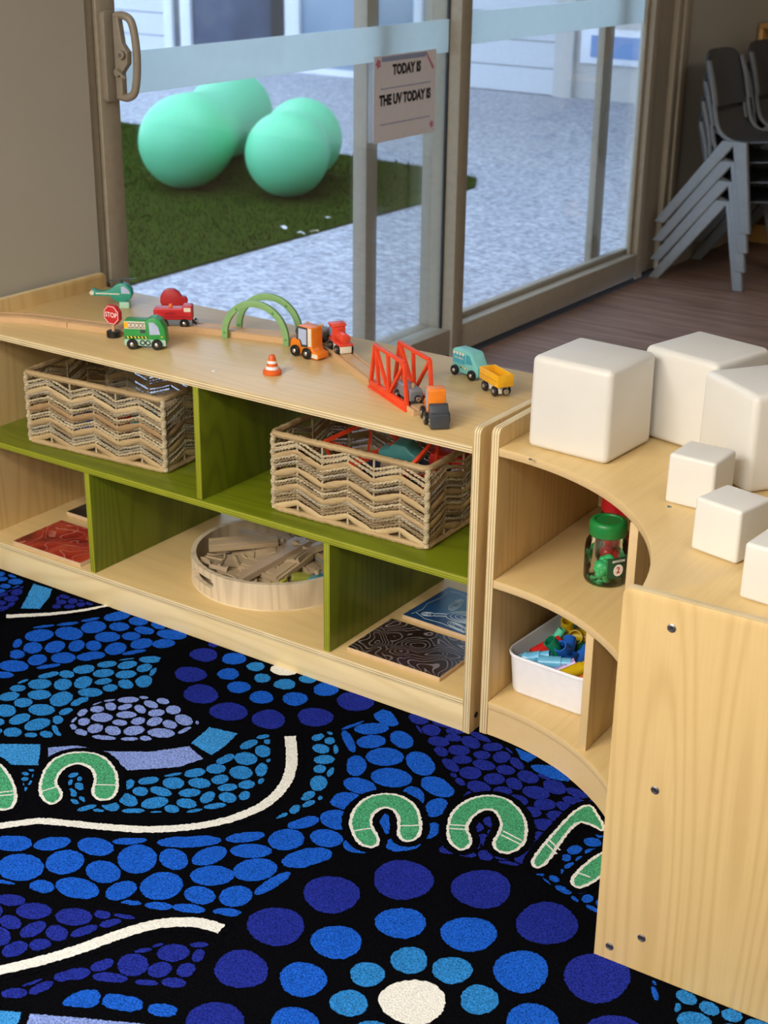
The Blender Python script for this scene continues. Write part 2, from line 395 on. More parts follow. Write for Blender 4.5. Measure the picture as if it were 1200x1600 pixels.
def ball_mat():
    t = NT('exercise_ball_rubber'); g = t.coord('Object'); n = t.noise(g, 2.0, 1)
    t.set(Base_Color=t.mix(n, srgb(112, 216, 156), srgb(122, 226, 170)), Roughness=0.42); return t.mat
M_BALL = ball_mat()
def peanut(a, b, r, label, waist=0.84):
    "two lobes joined by a waist: a turned profile laid along the ground"
    a = Vector(a); b = Vector(b); d = (b - a); L = d.length; d.normalize(); prof = []; K = 40
    for i in range(K + 1):
        s = -r + (L + 2 * r) * i / K
        def lobe(c): q = r * r - (s - c) ** 2; return sqrt(q) if q > 0 else 0
        rr = max(lobe(0), lobe(L))
        if 0 < s < L: w = (1 - cos(2 * pi * s / L)) / 2; rr = max(rr, r * (1 - (1 - waist) * w))
        prof.append((rr if 0 < i < K else 0, s))
    m = MB().lathe(prof, 40); q = d.to_track_quat('Z', 'Y').to_matrix().to_4x4()
    m.xf(q); o = m.build('peanut_ball', M_BALL, smooth=80, loc=(a.x, a.y, r + 0.004)); return tag(o, label, 'exercise ball', 'exercise balls on the lawn')
peanut((-4.08, 3.83, 0), (-4.62, 4.86, 0), 0.236, 'larger turquoise peanut-shaped exercise ball lying lengthways on the lawn')
peanut((-3.53, 3.98, 0), (-3.79, 4.45, 0), 0.212, 'turquoise peanut-shaped exercise ball seen end-on, beside the larger one')

M_WB = paint('weatherboard_white', (214, 217, 220), 0.6); M_BEIGE = paint('render_beige', (205, 202, 196), 0.8); M_WFR = paint('white_window_frame', (240, 242, 245), 0.4)
M_DKGL = (lambda t: (t.set(Base_Color=t.ramp(t.noise(t.coord('Object'), 1.3, 3), [(0.3, srgb(38, 46, 62)), (0.55, srgb(70, 82, 104)), (0.7, srgb(110, 112, 110))]), Roughness=0.12), t.mat)[-1])(NT('dark_far_glass'))
M_LTGL = (lambda t: (t.set(Base_Color=t.ramp(t.noise(t.coord('Object'), 1.0, 2), [(0.3, srgb(120, 140, 160)), (0.7, srgb(170, 184, 196))]), Roughness=0.15), t.mat)[-1])(NT('pale_far_glass'))
M_BLIND = paint('blue_blind', (130, 160, 205), 0.4)
YB = 8.7
bld = thing('far_building', 'white weatherboard building with sliding windows across the yard', 'building', (-6.5, YB, -0.012))
def bx(x0, x1, y0, y1, z0, z1): return MB().box(x0 + 6.5, x1 + 6.5, y0 - YB, y1 - YB, z0, z1)
bx(-13, -8.62, YB + 0.02, YB + 0.3, 0, 3.2).build('wall', M_WB, bld); bx(-5.42, -4.47, YB + 0.02, YB + 0.3, 0, 3.2).build('wall', M_WB, bld)
bx(-4.47, 2.0, YB + 0.02, YB + 0.3, 0, 3.2).build('wall', M_BEIGE, bld)
bx(-4.56, -4.40, YB - 0.03, YB + 0.02, 0, 3.2).build('corner_board', M_BEIGE, bld)
for (xa, xb) in ((-11, -8.62), (-5.42, -4.56)):
    for k in range(7): bx(xa, xb, YB - 0.012, YB + 0.02, 0.01 + 0.2 * k, 0.2 + 0.2 * k).build('weatherboard', M_WB, bld)
bx(-8.62, -5.42, YB - 0.04, YB + 0.1, 0, 0.05).build('sill', M_WFR, bld)
bx(-8.62, -5.42, YB + 0.02, YB + 0.3, 2.4, 3.2).build('wall', M_WB, bld)
for (xa, xb) in ((-8.62, -8.52), (-8.42, -8.30), (-7.22, -7.06), (-6.35, -6.27), (-5.88, -5.80), (-5.50, -5.42)): bx(xa, xb, YB - 0.03, YB + 0.05, 0.05, 2.4).build('window_post', M_WFR, bld, bevel=0.004)
for (xa, xb, mt) in ((-8.52, -8.42, M_DKGL), (-8.30, -7.22, M_DKGL), (-7.06, -6.35, M_LTGL), (-6.27, -5.88, M_LTGL), (-5.80, -5.50, M_LTGL)): bx(xa, xb, YB + 0.01, YB + 0.02, 0.05, 2.4).build('window_pane', mt, bld)
bx(-7.36, -7.22, YB - 0.04, YB + 0.01, 0.05, 2.4).build('window_post', M_SEAL, bld)
bx(-6.2, 2.0, YB - 3.6, YB + 0.3, 2.75, 2.9).build('added_shade_roof', M_BEIGE, bld)  # unseen roof slab, added to shade the far paving and wall
fw = bx(-4.34, -3.2, YB - 0.02, YB + 0.02, 0.27, 0.53).build('window_frame', M_WFR, bld, bevel=0.004)
bx(-4.25, -3.29, YB - 0.026, YB - 0.02, 0.32, 0.48).build('window_pane', M_BLIND, fw)

# ================================================================== FURNITURE
BIRCH = dict(base=(216, 185, 127), dark=(182, 144, 88)); PALE = dict(base=(228, 206, 158), dark=(200, 170, 116))
W_Z = wood('birch_upright', axis='z', freq=13, line=0.42, scale=8.5, stretch=0.085, streak=0.55, **BIRCH)
W_X = wood('birch_lengthwise', axis='x', freq=10, line=0.18, scale=9.0, stretch=0.08, streak=0.6, rough=0.33, **BIRCH)
W_XB = wood('birch_plinth', axis='x', freq=10, line=0.4, scale=9.0, stretch=0.2, streak=0.3, **PALE)
W_D = wood('birch_corner_top', axis='y', freq=10, line=0.18, scale=9.0, stretch=0.08, streak=0.6, rough=0.36, **BIRCH)
PE = dict(light=(234, 214, 168), dark=(132, 94, 50))
P_X = ply('ply_edge_x', 'x', **PE); P_Y = ply('ply_edge_y', 'y', **PE); P_Z = ply('ply_edge_z', 'z', **PE)
E_BAND = wood('birch_edge_band', (218, 188, 138), (186, 150, 100), 'x', freq=3, line=0.15, streak=0.5)
GRN = dict(base=(110, 120, 20), dark=(66, 76, 10))
G_Z = wood('green_stain_upright', axis='z', freq=14, line=0.5, scale=10, stretch=0.1, streak=0.5, rough=0.35, **GRN)
G_X = wood('green_stain_lengthwise', axis='x', freq=12, line=0.4, scale=10, stretch=0.1, streak=0.5, rough=0.3, **GRN)
GE = dict(light=(158, 160, 34), dark=(80, 88, 10))
GP_X = ply('green_edge_x', 'x', **GE); GP_Z = ply('green_edge_z', 'z', **GE)
M_STEEL = metal('screw_steel', (150, 150, 155), 0.3); M_DARK = paint('dark_recess', (40, 32, 26), 0.7)
ZT, ZM, ZB, TT, TP = 0.5659, 0.3161, 0.0704, 0.0147, 0.0157
SH_L, SH_D, SH_H = 1.3127, 0.4326, 0.600
def edge_fn(axis):
    k = 'xyz'.index(axis); return lambda f: 0 if abs(f.normal[k]) > 0.7 else 1
def panel_poly(y0, y1, z0, z1, r=0.012, n=5):
    "upright panel with its two top corners rounded"
    out = [(y0, z0), (y1, z0)]
    for (cy, a) in ((y1 - r, 0), (y0 + r, pi / 2)):
        for i in range(n + 1): w = a + pi / 2 * i / n; out.append((cy + r * cos(w), z1 - r + r * sin(w)))
    return out
sh = thing('toy_shelf', 'long low birch plywood shelf with green inner boards holding wooden toys', 'shelf', (0, 0, 0))
pp = panel_poly(0, SH_D, 0, SH_H)
rp = MB().prism(pp, -TP, 0, 'x').build('side_panel', [W_Z, P_X], sh, bevel=0.0012, matfn=edge_fn('x'))
MB().prism(pp, -SH_L, -SH_L + TP, 'x').build('side_panel', [W_Z, P_X], sh, bevel=0.0012, matfn=edge_fn('x'))
MB().box(-SH_L + TP, -TP, 0, SH_D, ZT - TT, ZT).build('top_board', [W_X, P_Z], sh, bevel=0.0008, matfn=edge_fn('z'))
MB().box(-SH_L + TP, -TP, 0, SH_D, ZB - TT, ZB).build('bottom_board', [W_X, P_Z], sh, bevel=0.0008, matfn=edge_fn('z'))
MB().box(-SH_L + TP, -TP, 0.002, 0.017, 0.0, ZB - TT).build('plinth', W_XB, sh, bevel=0.0008)
MB().box(-SH_L + TP, -TP, SH_D - 0.02, SH_D - 0.005, 0.0, ZB - TT).build('plinth', W_XB, sh, bevel=0.0008)
MB().box(-SH_L + TP, -TP, 0.001, SH_D, ZM - TT, ZM).build('middle_shelf', [G_X, GP_Z], sh, bevel=0.0008, matfn=edge_fn('z'), label='green stained middle shelf')
for (x0, z0, z1) in ((-0.6535, ZM, ZT - TT), (-0.968, ZB, ZM - TT), (-0.339, ZB, ZM - TT)):
    MB().box(x0, x0 + 0.0150, 0.004, SH_D - 0.012, z0, z1).build('divider', [G_Z, GP_X], sh, bevel=0.0008, matfn=edge_fn('x'), label='green stained divider')
def screw(parent, loc, rot, r=0.0055, cap=None):
    m = MB().lathe([(0, 0), (r, 0), (r, 0.0008), (r * 0.72, 0.0016), (r * 0.62, 0.0006), (0, 0.0005)], 18)
    o = m.build('screw', cap or M_STEEL, parent, loc=loc, rot=rot)
    MB().cyl((0, 0, 0.0006), (0, 0, 1), r * 0.5, 0.0003, 6).build('socket', M_DARK, o); return o
for (x, y) in ((-0.651, 0.066), (-0.651, 0.37)): screw(sh, (x, y, ZT), (0, 0, 0), 0.0045, paint('white_screw_cap', (235, 232, 224), 0.4))
screw(rp, (0, 0.022, 0.032), (0, pi / 2, 0), 0.006, M_DARK)
for (x) in (-0.646, -0.33): screw(sh, (x + 0.0, 0.2, ZM - TT), (pi, 0, 0), 0.004)

# ---- concave corner unit
CG, CGY, CA, CR, CH = 0.0106, 0.0179, 0.0246, 0.4563, 0.5994
cu = thing('corner_shelf', 'birch corner shelf with concave curved front and screwed end panel', 'shelf', (CG, CGY, 0), CA)
CD = 0.43
pc = panel_poly(0, CD, 0, CH)
MB().prism(pc, 0, TP, 'x').build('side_panel', [W_Z, P_X], cu, bevel=0.0012, matfn=edge_fn('x'))
pn = [(x, z) for (x, z) in panel_poly(CR, CR + CD, 0, CH)]
ep = MB().prism(pn, -CR, -CR + TP, 'y').build('end_panel', [W_Z, P_Y], cu, bevel=0.0012, matfn=edge_fn('y'))
def corner_poly(r, x_in=TP, y_in=-CR + TP, out=None, n=28):
    e = CR + CD - 0.001 if out is None else out; cx, cy = 0.0, -CR
    a0 = math.acos(x_in / r); a1 = math.asin((y_in - cy) / r)
    arc = [(cx + r * cos(a0 + (a1 - a0) * i / n), cy + r * sin(a0 + (a1 - a0) * i / n)) for i in range(n + 1)]
    return arc + [(e, y_in), (e, CD - 0.001), (x_in, CD - 0.001)]
for nm, z in (('top_board', ZT), ('middle_shelf', ZM), ('bottom_board', ZB)):
    MB().prism(corner_poly(CR), z - TT - 0.0012, z, 'z').build(nm, [W_D, E_BAND], cu, bevel=0.002, matfn=edge_fn('z'))
def arc_wall(r0, r1, z0, z1, n=28):
    a0 = math.acos(TP / r0); a1 = math.asin(TP / r0); poly = []
    for i in range(n + 1): a = a0 + (a1 - a0) * i / n; poly.append((r0 * cos(a), -CR + r0 * sin(a)))
    for i in range(n, -1, -1): a = a0 + (a1 - a0) * i / n; poly.append((r1 * cos(a), -CR + r1 * sin(a)))
    return MB().prism(poly, z0, z1, 'z')
arc_wall(CR + 0.003, CR + 0.012, 0.0, ZB - TT - 0.0012).build('curved_plinth', E_BAND, cu)
MB().box(0.325, 0.340, -CR + 0.3175, CD - 0.002, ZM, ZT - TT - 0.0012).build('divider', [W_Z, E_BAND], cu, bevel=0.001, matfn=edge_fn('x'))
MB().box(0.228, 0.243, -CR + 0.399, CD - 0.002, ZB, ZM - TT - 0.0012).build('divider', [W_Z, E_BAND], cu, bevel=0.001, matfn=edge_fn('x'))
MB().box(TP, CR + CD, CD, CD + 0.006, 0, ZT).build('back_panel', W_Z, cu); MB().box(CR + CD, CR + CD + 0.006, -CR + TP, CD + 0.006, 0, ZT).build('back_panel', W_Z, cu)
MB().box(CR + CD - 0.0, CR + CD + 0.006, -CR, -CR + TP, 0, 0.59).build('back_edge', W_Z, cu)
def on_end_panel(u, v):
    n = Vector((-sin(CA), cos(CA), 0)); o = Vector((CG, CGY, 0)) + n * (-CR); d = ray_dir(u, v); s = (o - CAM_C).dot(n) / d.dot(n); p = CAM_C + d * s
    q = p - Vector((CG, CGY, 0)); return (q.x * cos(CA) + q.y * sin(CA), -CR, q.z)
for (u, v) in ((1049.5, 981.5), (1023.5, 1234.5), (1002.5, 1465.5), (952.5, 1478.5)): screw(ep, on_end_panel(u, v), (pi / 2, 0, 0), 0.0062)
for (u, v) in ((829, 718), (1046, 792)):
    p = onz(u, v, ZT); q = p - Vector((CG, CGY, 0)); screw(cu, (q.x * cos(CA) + q.y * sin(CA), -q.x * sin(CA) + q.y * cos(CA), ZT), (0, 0, 0), 0.0035)

# ---- white cubes on the corner shelf
def cube_mat():
    t = NT('white_cube_plastic'); t.set(Base_Color=t.mix(t.noise(t.coord('Object'), 14, 2), srgb(219, 215, 206), srgb(227, 223, 215)), Roughness=0.42); t.b.inputs['Subsurface Weight'].default_value = 0.25; t.b.inputs['Subsurface Radius'].default_value = (0.01, 0.01, 0.01); t.bump(t.noise(t.coord('Object'), 700, 2), 0.05, 0.0004); return t.mat
M_CUBE = cube_mat()
def cube(loc, s, h, rot, r, label, grp):
    m = MB(); a = s / 2; tp = 0.985
    v = [(x * a * (tp if z else 1), y * a * (tp if z else 1), z * h) for z in (0, 1) for (x, y) in ((-1, -1), (1, -1), (1, 1), (-1, 1))]
    m.add(v, [(3, 2, 1, 0), (4, 5, 6, 7), (0, 1, 5, 4), (1, 2, 6, 5), (2, 3, 7, 6), (3, 0, 4, 7)])
    o = m.build('white_cube', M_CUBE, bevel=r, seg=5, smooth=60, loc=(loc[0], loc[1], ZT), rot=(0, 0, radians(rot))); return tag(o, label, 'cube', grp)
GC = 'white cubes on the corner shelf'
cube((0.142, 0.128), 0.157, 0.163, -3, 0.012, 'large white cube standing at the corner shelf end touching the toy shelf', GC)
cube((0.279, 0.285), 0.157, 0.163, -13, 0.012, 'large white cube behind the other two large cubes on corner shelf', GC)
cube((0.436, 0.170), 0.155, 0.163, -35, 0.012, 'large white cube turned cornerwise behind the small white cubes', GC)
cube((0.4025, -0.003), 0.080, 0.082, -1, 0.006, 'small white cube standing right against the cornerwise large cube', GC)
cube((0.517, -0.157), 0.080, 0.082, -12, 0.006, 'small white cube in the middle of the row of three small ones', GC)
cube((0.634, -0.266), 0.080, 0.082, -4, 0.006, 'small white cube standing right behind the screwed end panel', GC)

# ================================================================== RUG
def carpet(name, rgb, var=0.6):
    if name in _M: return _M[name]
    t = NT(name); v = t.coord('Object'); n = t.noise(v, 380, 2, 0.75); n2 = t.noise(v, 9, 3, 0.6); c = srgb(*rgb)
    lo = tuple(x * (1 - var) for x in c[:3]) + (1,); hi = tuple(min(1, x * (1 + var)) for x in c[:3]) + (1,)  # micro-shading between tufts, put into the colour as fine noise
    col = t.ramp(n, [(0.34, lo), (0.66, hi)]); col = t.mix(t.math('MULTIPLY', t.math('SUBTRACT', n2, 0.4), 0.5), col, lo)
    t.set(Base_Color=col, Roughness=0.95); t.b.inputs['Specular IOR Level'].default_value = 0.0; t.b.inputs['Sheen Weight'].default_value = 0.0; t.b.inputs['Sheen Roughness'].default_value = 0.6
    t.bump(n, 0.9, 0.002); _M[name] = t.mat; return t.mat
C_BLACK = carpet('pile_black', (10, 10, 13)); C_NAVY = carpet('pile_navy', (33, 44, 134)); C_MID = carpet('pile_mid_blue', (28, 86, 188)); C_LIGHT = carpet('pile_light_blue', (44, 122, 190)); C_LAV = carpet('pile_lavender', (126, 146, 212)); C_WHITE = carpet('pile_white', (226, 224, 216), 0.2); C_GREEN = carpet('pile_green', (74, 156, 112))
C_SKY = carpet('pile_sky_blue', (58, 138, 204))
rug = thing('floor_rug', 'large blue and black patterned rug with dots, horseshoes and white lines', 'rug', (0, 0, 0))
RX0, RX1, RY0, RY1 = -1.32, 1.6, -1.75, 0.45
rb = MB(); rb.prism(rrect(RX0, RX1, RY0, RY1, 0.03), FZ, 0.0, 'z'); rb.build('pile', C_BLACK, rug)
rr = random.Random(11)
def fuzz(poly, step=0.003, amp=0.0011):
    "resample an outline finely and jitter it like tufts"
    out = []; n = len(poly)
    for i in range(n):
        a = Vector(poly[i]); b = Vector(poly[(i + 1) % n]); d = b - a; L = d.length
        if L < 1e-6: continue
        k = max(1, int(L / step)); nr = Vector((-d.y, d.x)) / L
        for j in range(k): p = a + d * (j / k) + nr * rr.uniform(-amp, amp); out.append((p.x, p.y))
    return out
def chaikin(poly, n=2):
    for _ in range(n):
        out = []
        for i in range(len(poly)):
            a = Vector(poly[i]); b = Vector(poly[(i + 1) % len(poly)]); out += [tuple(a * 0.75 + b * 0.25), tuple(a * 0.25 + b * 0.75)]
        poly = out
    return poly
def area2(p): return sum(p[i - 1][0] * p[i][1] - p[i][0] * p[i - 1][1] for i in range(len(p))) / 2
def flat(mb, poly, z):
    if area2(poly) < 0: poly = poly[::-1]
    mb.add([(x, y, z) for (x, y) in poly], [tuple(range(len(poly)))])
Z_FIELD, Z_HALO, Z_TOP, Z_TOP2 = 0.0006, 0.0010, 0.0014, 0.0018
def pix(pts): return [tuple(onz(u, v)[:2]) for (u, v) in pts]
def offset(poly, d):
    "move an outline outwards (d>0) along its vertex normals"
    if area2(poly) < 0: poly = poly[::-1]
    out = []; n = len(poly)
    for i in range(n):
        a = Vector(poly[i - 1]); b = Vector(poly[i]); c = Vector(poly[(i + 1) % n]); t = (c - a).normalized(); out.append((b.x + t.y * d, b.y - t.x * d))
    return out
def patch(name, poly, mat, z=Z_FIELD, round_=0, parent=None):
    m = MB(); p = chaikin(poly, round_) if round_ else poly; flat(m, fuzz(p), z); return m.build(name, mat, parent or rug, smooth=0)
# --- dots
def zA(x, y): return (x / 2, 860 + y / 2)
def zB(x, y): return (x / 2.4, 1140 + y / 2.4)
def zC(x, y): return (400 + x / 2, 1080 + y / 2)
def dot(u, v, a, b, mat, tilt=0.0):
    pts = []
    for i in range(36):
        w = 2 * pi * i / 36; k = 1 + 0.03 * sin(3 * w + u)
        x, y = a * k * cos(w), b * k * sin(w); pts.append((u + x * cos(tilt) - y * sin(tilt), v + x * sin(tilt) + y * cos(tilt)))
    return patch('dot', pix(pts), mat)
def dot_w(p, r, mat):
    patch('dot', [(p.x + r * cos(2 * pi * i / 30), p.y + r * sin(2 * pi * i / 30)) for i in range(30)], mat)
for (x, y, a, b) in ((637, 327, 43, 21), (595, 388, 50, 24), (628, 450, 54, 30), (715, 505, 60, 28), (840, 529, 52, 30), (985, 522, 56, 29), (1110, 473, 58, 29), (668, 294, 18, 9)): dot(*zA(x, y), a / 2, b / 2, C_NAVY, 0.05)
for (x, y, a, b) in ((731, 339, 38, 18), (714, 387, 34, 18), (746, 428, 36, 18), (817, 460, 37, 20), (922, 465, 39, 21), (1019, 435, 39, 21)): dot(*zA(x, y), a / 2, b / 2, C_MID)
for (x, y, a, b) in ((799, 364, 28, 14), (820, 400, 26, 14), (890, 419, 34, 16), (963, 402, 28, 13)): dot(*zA(x, y), a / 2, b / 2, C_LIGHT)
dot(*zA(890, 372), 22, 10, C_WHITE)
BIG = [(518, 1398, 44, 29, 0), (630, 1375.5, 47, 31, 0), (752, 1389.5, 47, 30, 0), (854.5, 1443.5, 48.5, 33, 0), (933, 1528, 52, 39, 0), (431, 1448, 45, 30, 0), (377, 1515, 42, 30, 0), (337, 1600, 46, 34, 0), (958, 1622, 48, 36, 0),
       (626, 1442.5, 40, 24, 1), (732.5, 1460, 44, 27, 1), (814.5, 1518.5, 43, 33, 1), (525.5, 1472.5, 40, 26, 1), (473.5, 1531, 37, 27, 1), (460, 1600, 38, 26, 1), (831, 1598, 41, 30, 1),
       (639.5, 1501, 29, 21, 2), (706.5, 1516.5, 31.5, 21, 2), (574, 1523, 27.5, 19, 2), (545.5, 1568, 30, 20.5, 2), (749, 1562.5, 30, 23, 2), (645, 1566, 52, 35, 3)]
wc = onz(645, 1566)
for (u, v, a, b, k) in BIG: dot(u, v, a, b, (C_NAVY, C_MID, C_LIGHT, C_WHITE)[k], 0.04)
for (u, v, a, b, k) in BIG:                           # the far half of the rosette, beyond the frame
    p = onz(u, v); q = wc * 2 - p
    if k < 3 and all((onz(B[0], B[1]) - q).length > 0.07 for B in BIG): dot_w(q, (onz(u + a, v) - p).length, (C_NAVY, C_MID, C_LIGHT)[k])
# --- pebble fields
def clip_half(poly, p, n):
    "keep the part of poly where (q-p).n <= 0"
    out = []; L = len(poly)
    for i in range(L):
        a, b = poly[i], poly[(i + 1) % L]; da = (a[0] - p[0]) * n[0] + (a[1] - p[1]) * n[1]; db = (b[0] - p[0]) * n[0] + (b[1] - p[1]) * n[1]
        if da <= 0: out.append(a)
        if (da < 0 < db) or (db < 0 < da): t = da / (da - db); out.append((a[0] + (b[0] - a[0]) * t, a[1] + (b[1] - a[1]) * t))
    return out
def pebbles(name, region, mat, size, gap=0.0060, z=Z_FIELD, seed=1, aniso=1.25):
    r2 = random.Random(seed); xs = [p[0] for p in region]; ys = [p[1] for p in region]
    x0, x1, y0, y1 = min(xs) - size, max(xs) + size, min(ys) - size, max(ys) + size
    pts = []; tries = 0
    while tries < 4000:
        tries += 1; p = (r2.uniform(x0, x1), r2.uniform(y0, y1)); q = size * r2.choice((0.72, 0.9, 1.0, 1.1))
        if all((((p[0] - a[0]) / aniso) ** 2 + (p[1] - a[1]) ** 2) > (0.5 * (q + a[2])) ** 2 for a in pts): pts.append((p[0], p[1], q))
    m = MB()
    for i, a in enumerate(pts):
        poly = list(region)
        for j, b in enumerate(pts):
            if i == j: continue
            dx, dy = b[0] - a[0], b[1] - a[1]; d = sqrt(dx * dx + dy * dy)
            if d > size * 4: continue
            f = 0.5 + 0.5 * (a[2] - b[2]) / (a[2] + b[2]) * 0.8; k = d * f - gap / 2
            poly = clip_half(poly, (a[0] + dx / d * k, a[1] + dy / d * k), (dx / d, dy / d))
            if len(poly) < 3: break
        if len(poly) < 3 or abs(area2(poly)) < size * size * 0.07: continue
        A_ = area2(poly); cx_ = cy_ = sxx = syy = sxy = 0.0
        ox, oy = poly[0]
        for q in range(len(poly)):
            xa, ya = poly[q][0] - ox, poly[q][1] - oy; xb, yb = poly[(q + 1) % len(poly)][0] - ox, poly[(q + 1) % len(poly)][1] - oy; cr_ = xa * yb - xb * ya
            cx_ += (xa + xb) * cr_; cy_ += (ya + yb) * cr_; sxx += (xa * xa + xa * xb + xb * xb) * cr_; syy += (ya * ya + ya * yb + yb * yb) * cr_; sxy += (2 * xa * ya + xa * yb + xb * ya + 2 * xb * yb) * cr_
        cx_ /= 6 * A_; cy_ /= 6 * A_; sxx = sxx / (12 * A_) - cx_ ** 2; syy = syy / (12 * A_) - cy_ ** 2; sxy = sxy / (24 * A_) - cx_ * cy_; cx_ += ox; cy_ += oy
        poly2 = list(region)                                # pebble = ellipse with the cell's own spread, cut off at the field's edge
        for w8 in range(24):
            w_ = w8 * pi / 12; nn = (cos(w_), sin(w_)); h_ = 1.80 * sqrt(max(1e-9, sxx * nn[0] ** 2 + 2 * sxy * nn[0] * nn[1] + syy * nn[1] ** 2))
            poly2 = clip_half(poly2, (cx_ + nn[0] * h_, cy_ + nn[1] * h_), nn)
            if len(poly2) < 3: break
        if len(poly2) < 3: continue
        poly = poly2
        flat(m, fuzz(chaikin(poly, 1), 0.003, 0.0009), z + 0.00002 * (i % 9))
    return m.build(name, mat, rug, smooth=0, kind='stuff')
F = lambda fn, pts: pix([fn(*p) for p in pts])
pebbles('pebble_field', F(zA, [(-30, 48), (0, 62), (90, 98), (60, 112), (0, 135), (-60, 140)]), C_MID, 0.030, seed=2)
pebbles('pebble_field', F(zA, [(-20, 140), (75, 112), (65, 150), (30, 185), (-30, 200)]), C_NAVY, 0.024, gap=0.003, seed=3)
patch('light_block', F(zA, [(105, 105), (162, 122), (155, 145), (125, 183), (65, 182)]), C_SKY)
pebbles('pebble_field', F(zA, [(185, 135), (295, 168), (250, 184), (160, 182)]), C_NAVY, 0.022, gap=0.003, seed=4)
pebbles('pebble_field', F(zA, [(45, 280), (110, 238), (240, 222), (340, 200), (380, 186), (595, 266), (540, 300), (400, 328), (300, 340), (200, 360), (100, 378), (20, 402), (-40, 410), (-40, 385), (30, 330)]), C_MID, 0.041, seed=5, aniso=1.3)
pebbles('pebble_field', F(zA, [(-60, 470), (0, 452), (60, 410), (160, 380), (300, 352), (420, 336), (505, 328), (480, 400), (470, 430), (350, 445), (255, 478), (205, 520), (180, 560), (200, 588), (0, 582), (-60, 580)]), C_LIGHT, 0.034, seed=6)
pebbles('pebble_field', F(zA, [(215, 545), (250, 500), (320, 470), (420, 455), (520, 462), (590, 510), (625, 540), (560, 580), (450, 597), (310, 592), (230, 572)]), C_LAV, 0.030, seed=7)
patch('lavender_band', F(zA, [(150, 617), (240, 610), (320, 628), (470, 630), (590, 613), (635, 652), (560, 678), (400, 688), (375, 668), (330, 640), (260, 630), (150, 646)]), C_LAV)
patch('light_block', F(zA, [(655, 553), (742, 573), (705, 610), (662, 641), (597, 603)]), C_SKY)
patch('light_block', F(zA, [(-60, 605), (127, 607), (120, 673), (-60, 668)]), C_SKY)
pebbles('pebble_field', F(zB, [(85, 148), (130, 150), (120, 200), (90, 240), (80, 190)]), C_LIGHT, 0.018, seed=8)
pebbles('pebble_field', F(zB, [(258, 165), (300, 160), (312, 200), (320, 280), (270, 280), (255, 230)]), C_LIGHT, 0.026, seed=9)
pebbles('pebble_field', F(zB, [(470, 190), (620, 172), (760, 140), (880, 80), (940, 25), (1012, 18), (1015, 110), (990, 195), (930, 260), (860, 288), (720, 312), (480, 314), (250, 305), (330, 285), (420, 265), (462, 230)]), C_LIGHT, 0.032, seed=10)
pebbles('pebble_field', F(zC, [(172, 140), (235, 125), (258, 180), (240, 260), (205, 340), (120, 385), (50, 405), (130, 350), (165, 300), (180, 240)]), C_LIGHT, 0.030, seed=12)
pebbles('pebble_field', F(zC, [(255, 118), (330, 95), (410, 48), (450, 105), (530, 190), (575, 250), (590, 280), (640, 325), (600, 350), (575, 400), (570, 460), (520, 495), (400, 505), (270, 515), (160, 548), (20, 640), (-20, 670), (-67, 712), (-117, 696), (-258, 692), (-375, 672), (-450, 658), (-650, 638), (-733, 608), (-850, 596), (-850, 450), (-700, 455), (-400, 460), (-200, 455), (0, 440), (110, 410), (215, 370), (250, 320), (280, 260), (290, 190)]), C_MID, 0.051, gap=0.0062, seed=13)
pebbles('pebble_field', F(zC, [(462, 65), (560, 80), (690, 128), (790, 180), (850, 245), (1000, 300), (1070, 350), (960, 420), (880, 520), (830, 550), (560, 502), (600, 470), (610, 370), (660, 315), (620, 280), (560, 190)]), C_NAVY, 0.029, gap=0.0032, seed=14)
patch('blue_block', F(zC, [(810, 178), (880, 205), (850, 224), (828, 212)]), C_MID); patch('blue_block', F(zC, [(862, 228), (950, 236), (995, 286), (920, 276), (858, 242)]), C_MID, round_=1)
pebbles('pebble_field', F(zC, [(860, 560), (960, 585), (1075, 640), (1075, 700), (1020, 670), (930, 615)]), C_MID, 0.024, seed=15)
pebbles('pebble_field', F(zC, [(960, 500), (1085, 430), (1085, 490), (1000, 540), (950, 575)]), C_MID, 0.026, seed=16)
pebbles('pebble_field', F(zB, [(-60, 600), (0, 612), (60, 622), (250, 662), (450, 690), (518, 706), (400, 745), (260, 790), (120, 840), (0, 862), (-60, 880)]), C_NAVY, 0.038, gap=0.005, seed=17)
pebbles('pebble_field', F(zB, [(-60, 1000), (0, 985), (90, 955), (250, 905), (400, 860), (600, 803), (785, 798), (765, 850), (690, 972), (560, 962), (400, 946), (250, 940), (180, 975), (100, 1012), (0, 1005)]), C_NAVY, 0.036, gap=0.005, seed=18)
for pl_ in ([(228, 1025), (290, 980), (382, 975), (366, 1047), (245, 1040)], [(388, 998), (420, 990), (542, 1010), (525, 1066), (378, 1042)], [(558, 1025), (667, 1035), (657, 1082), (553, 1070)]): patch('blue_block', F(zB, pl_), C_MID, round_=1)
patch('light_block', F(zB, [(-60, 1048), (82, 1062), (60, 1120), (-60, 1120)]), C_SKY); patch('lavender_band', F(zB, [(112, 1066), (330, 1085), (545, 1106), (500, 1160), (90, 1150)]), C_LAV)
zE = lambda x, y: (880 + x / 3.75, 1400 + y / 3.75)
pebbles('pebble_field', F(zE, [(662, 535), (1250, 770), (1250, 900), (600, 900), (655, 650)]), C_LIGHT, 0.036, seed=19); pebbles('pebble_field', F(zE, [(478, 468), (545, 505), (560, 620), (545, 640)]), C_MID, 0.024, seed=20)
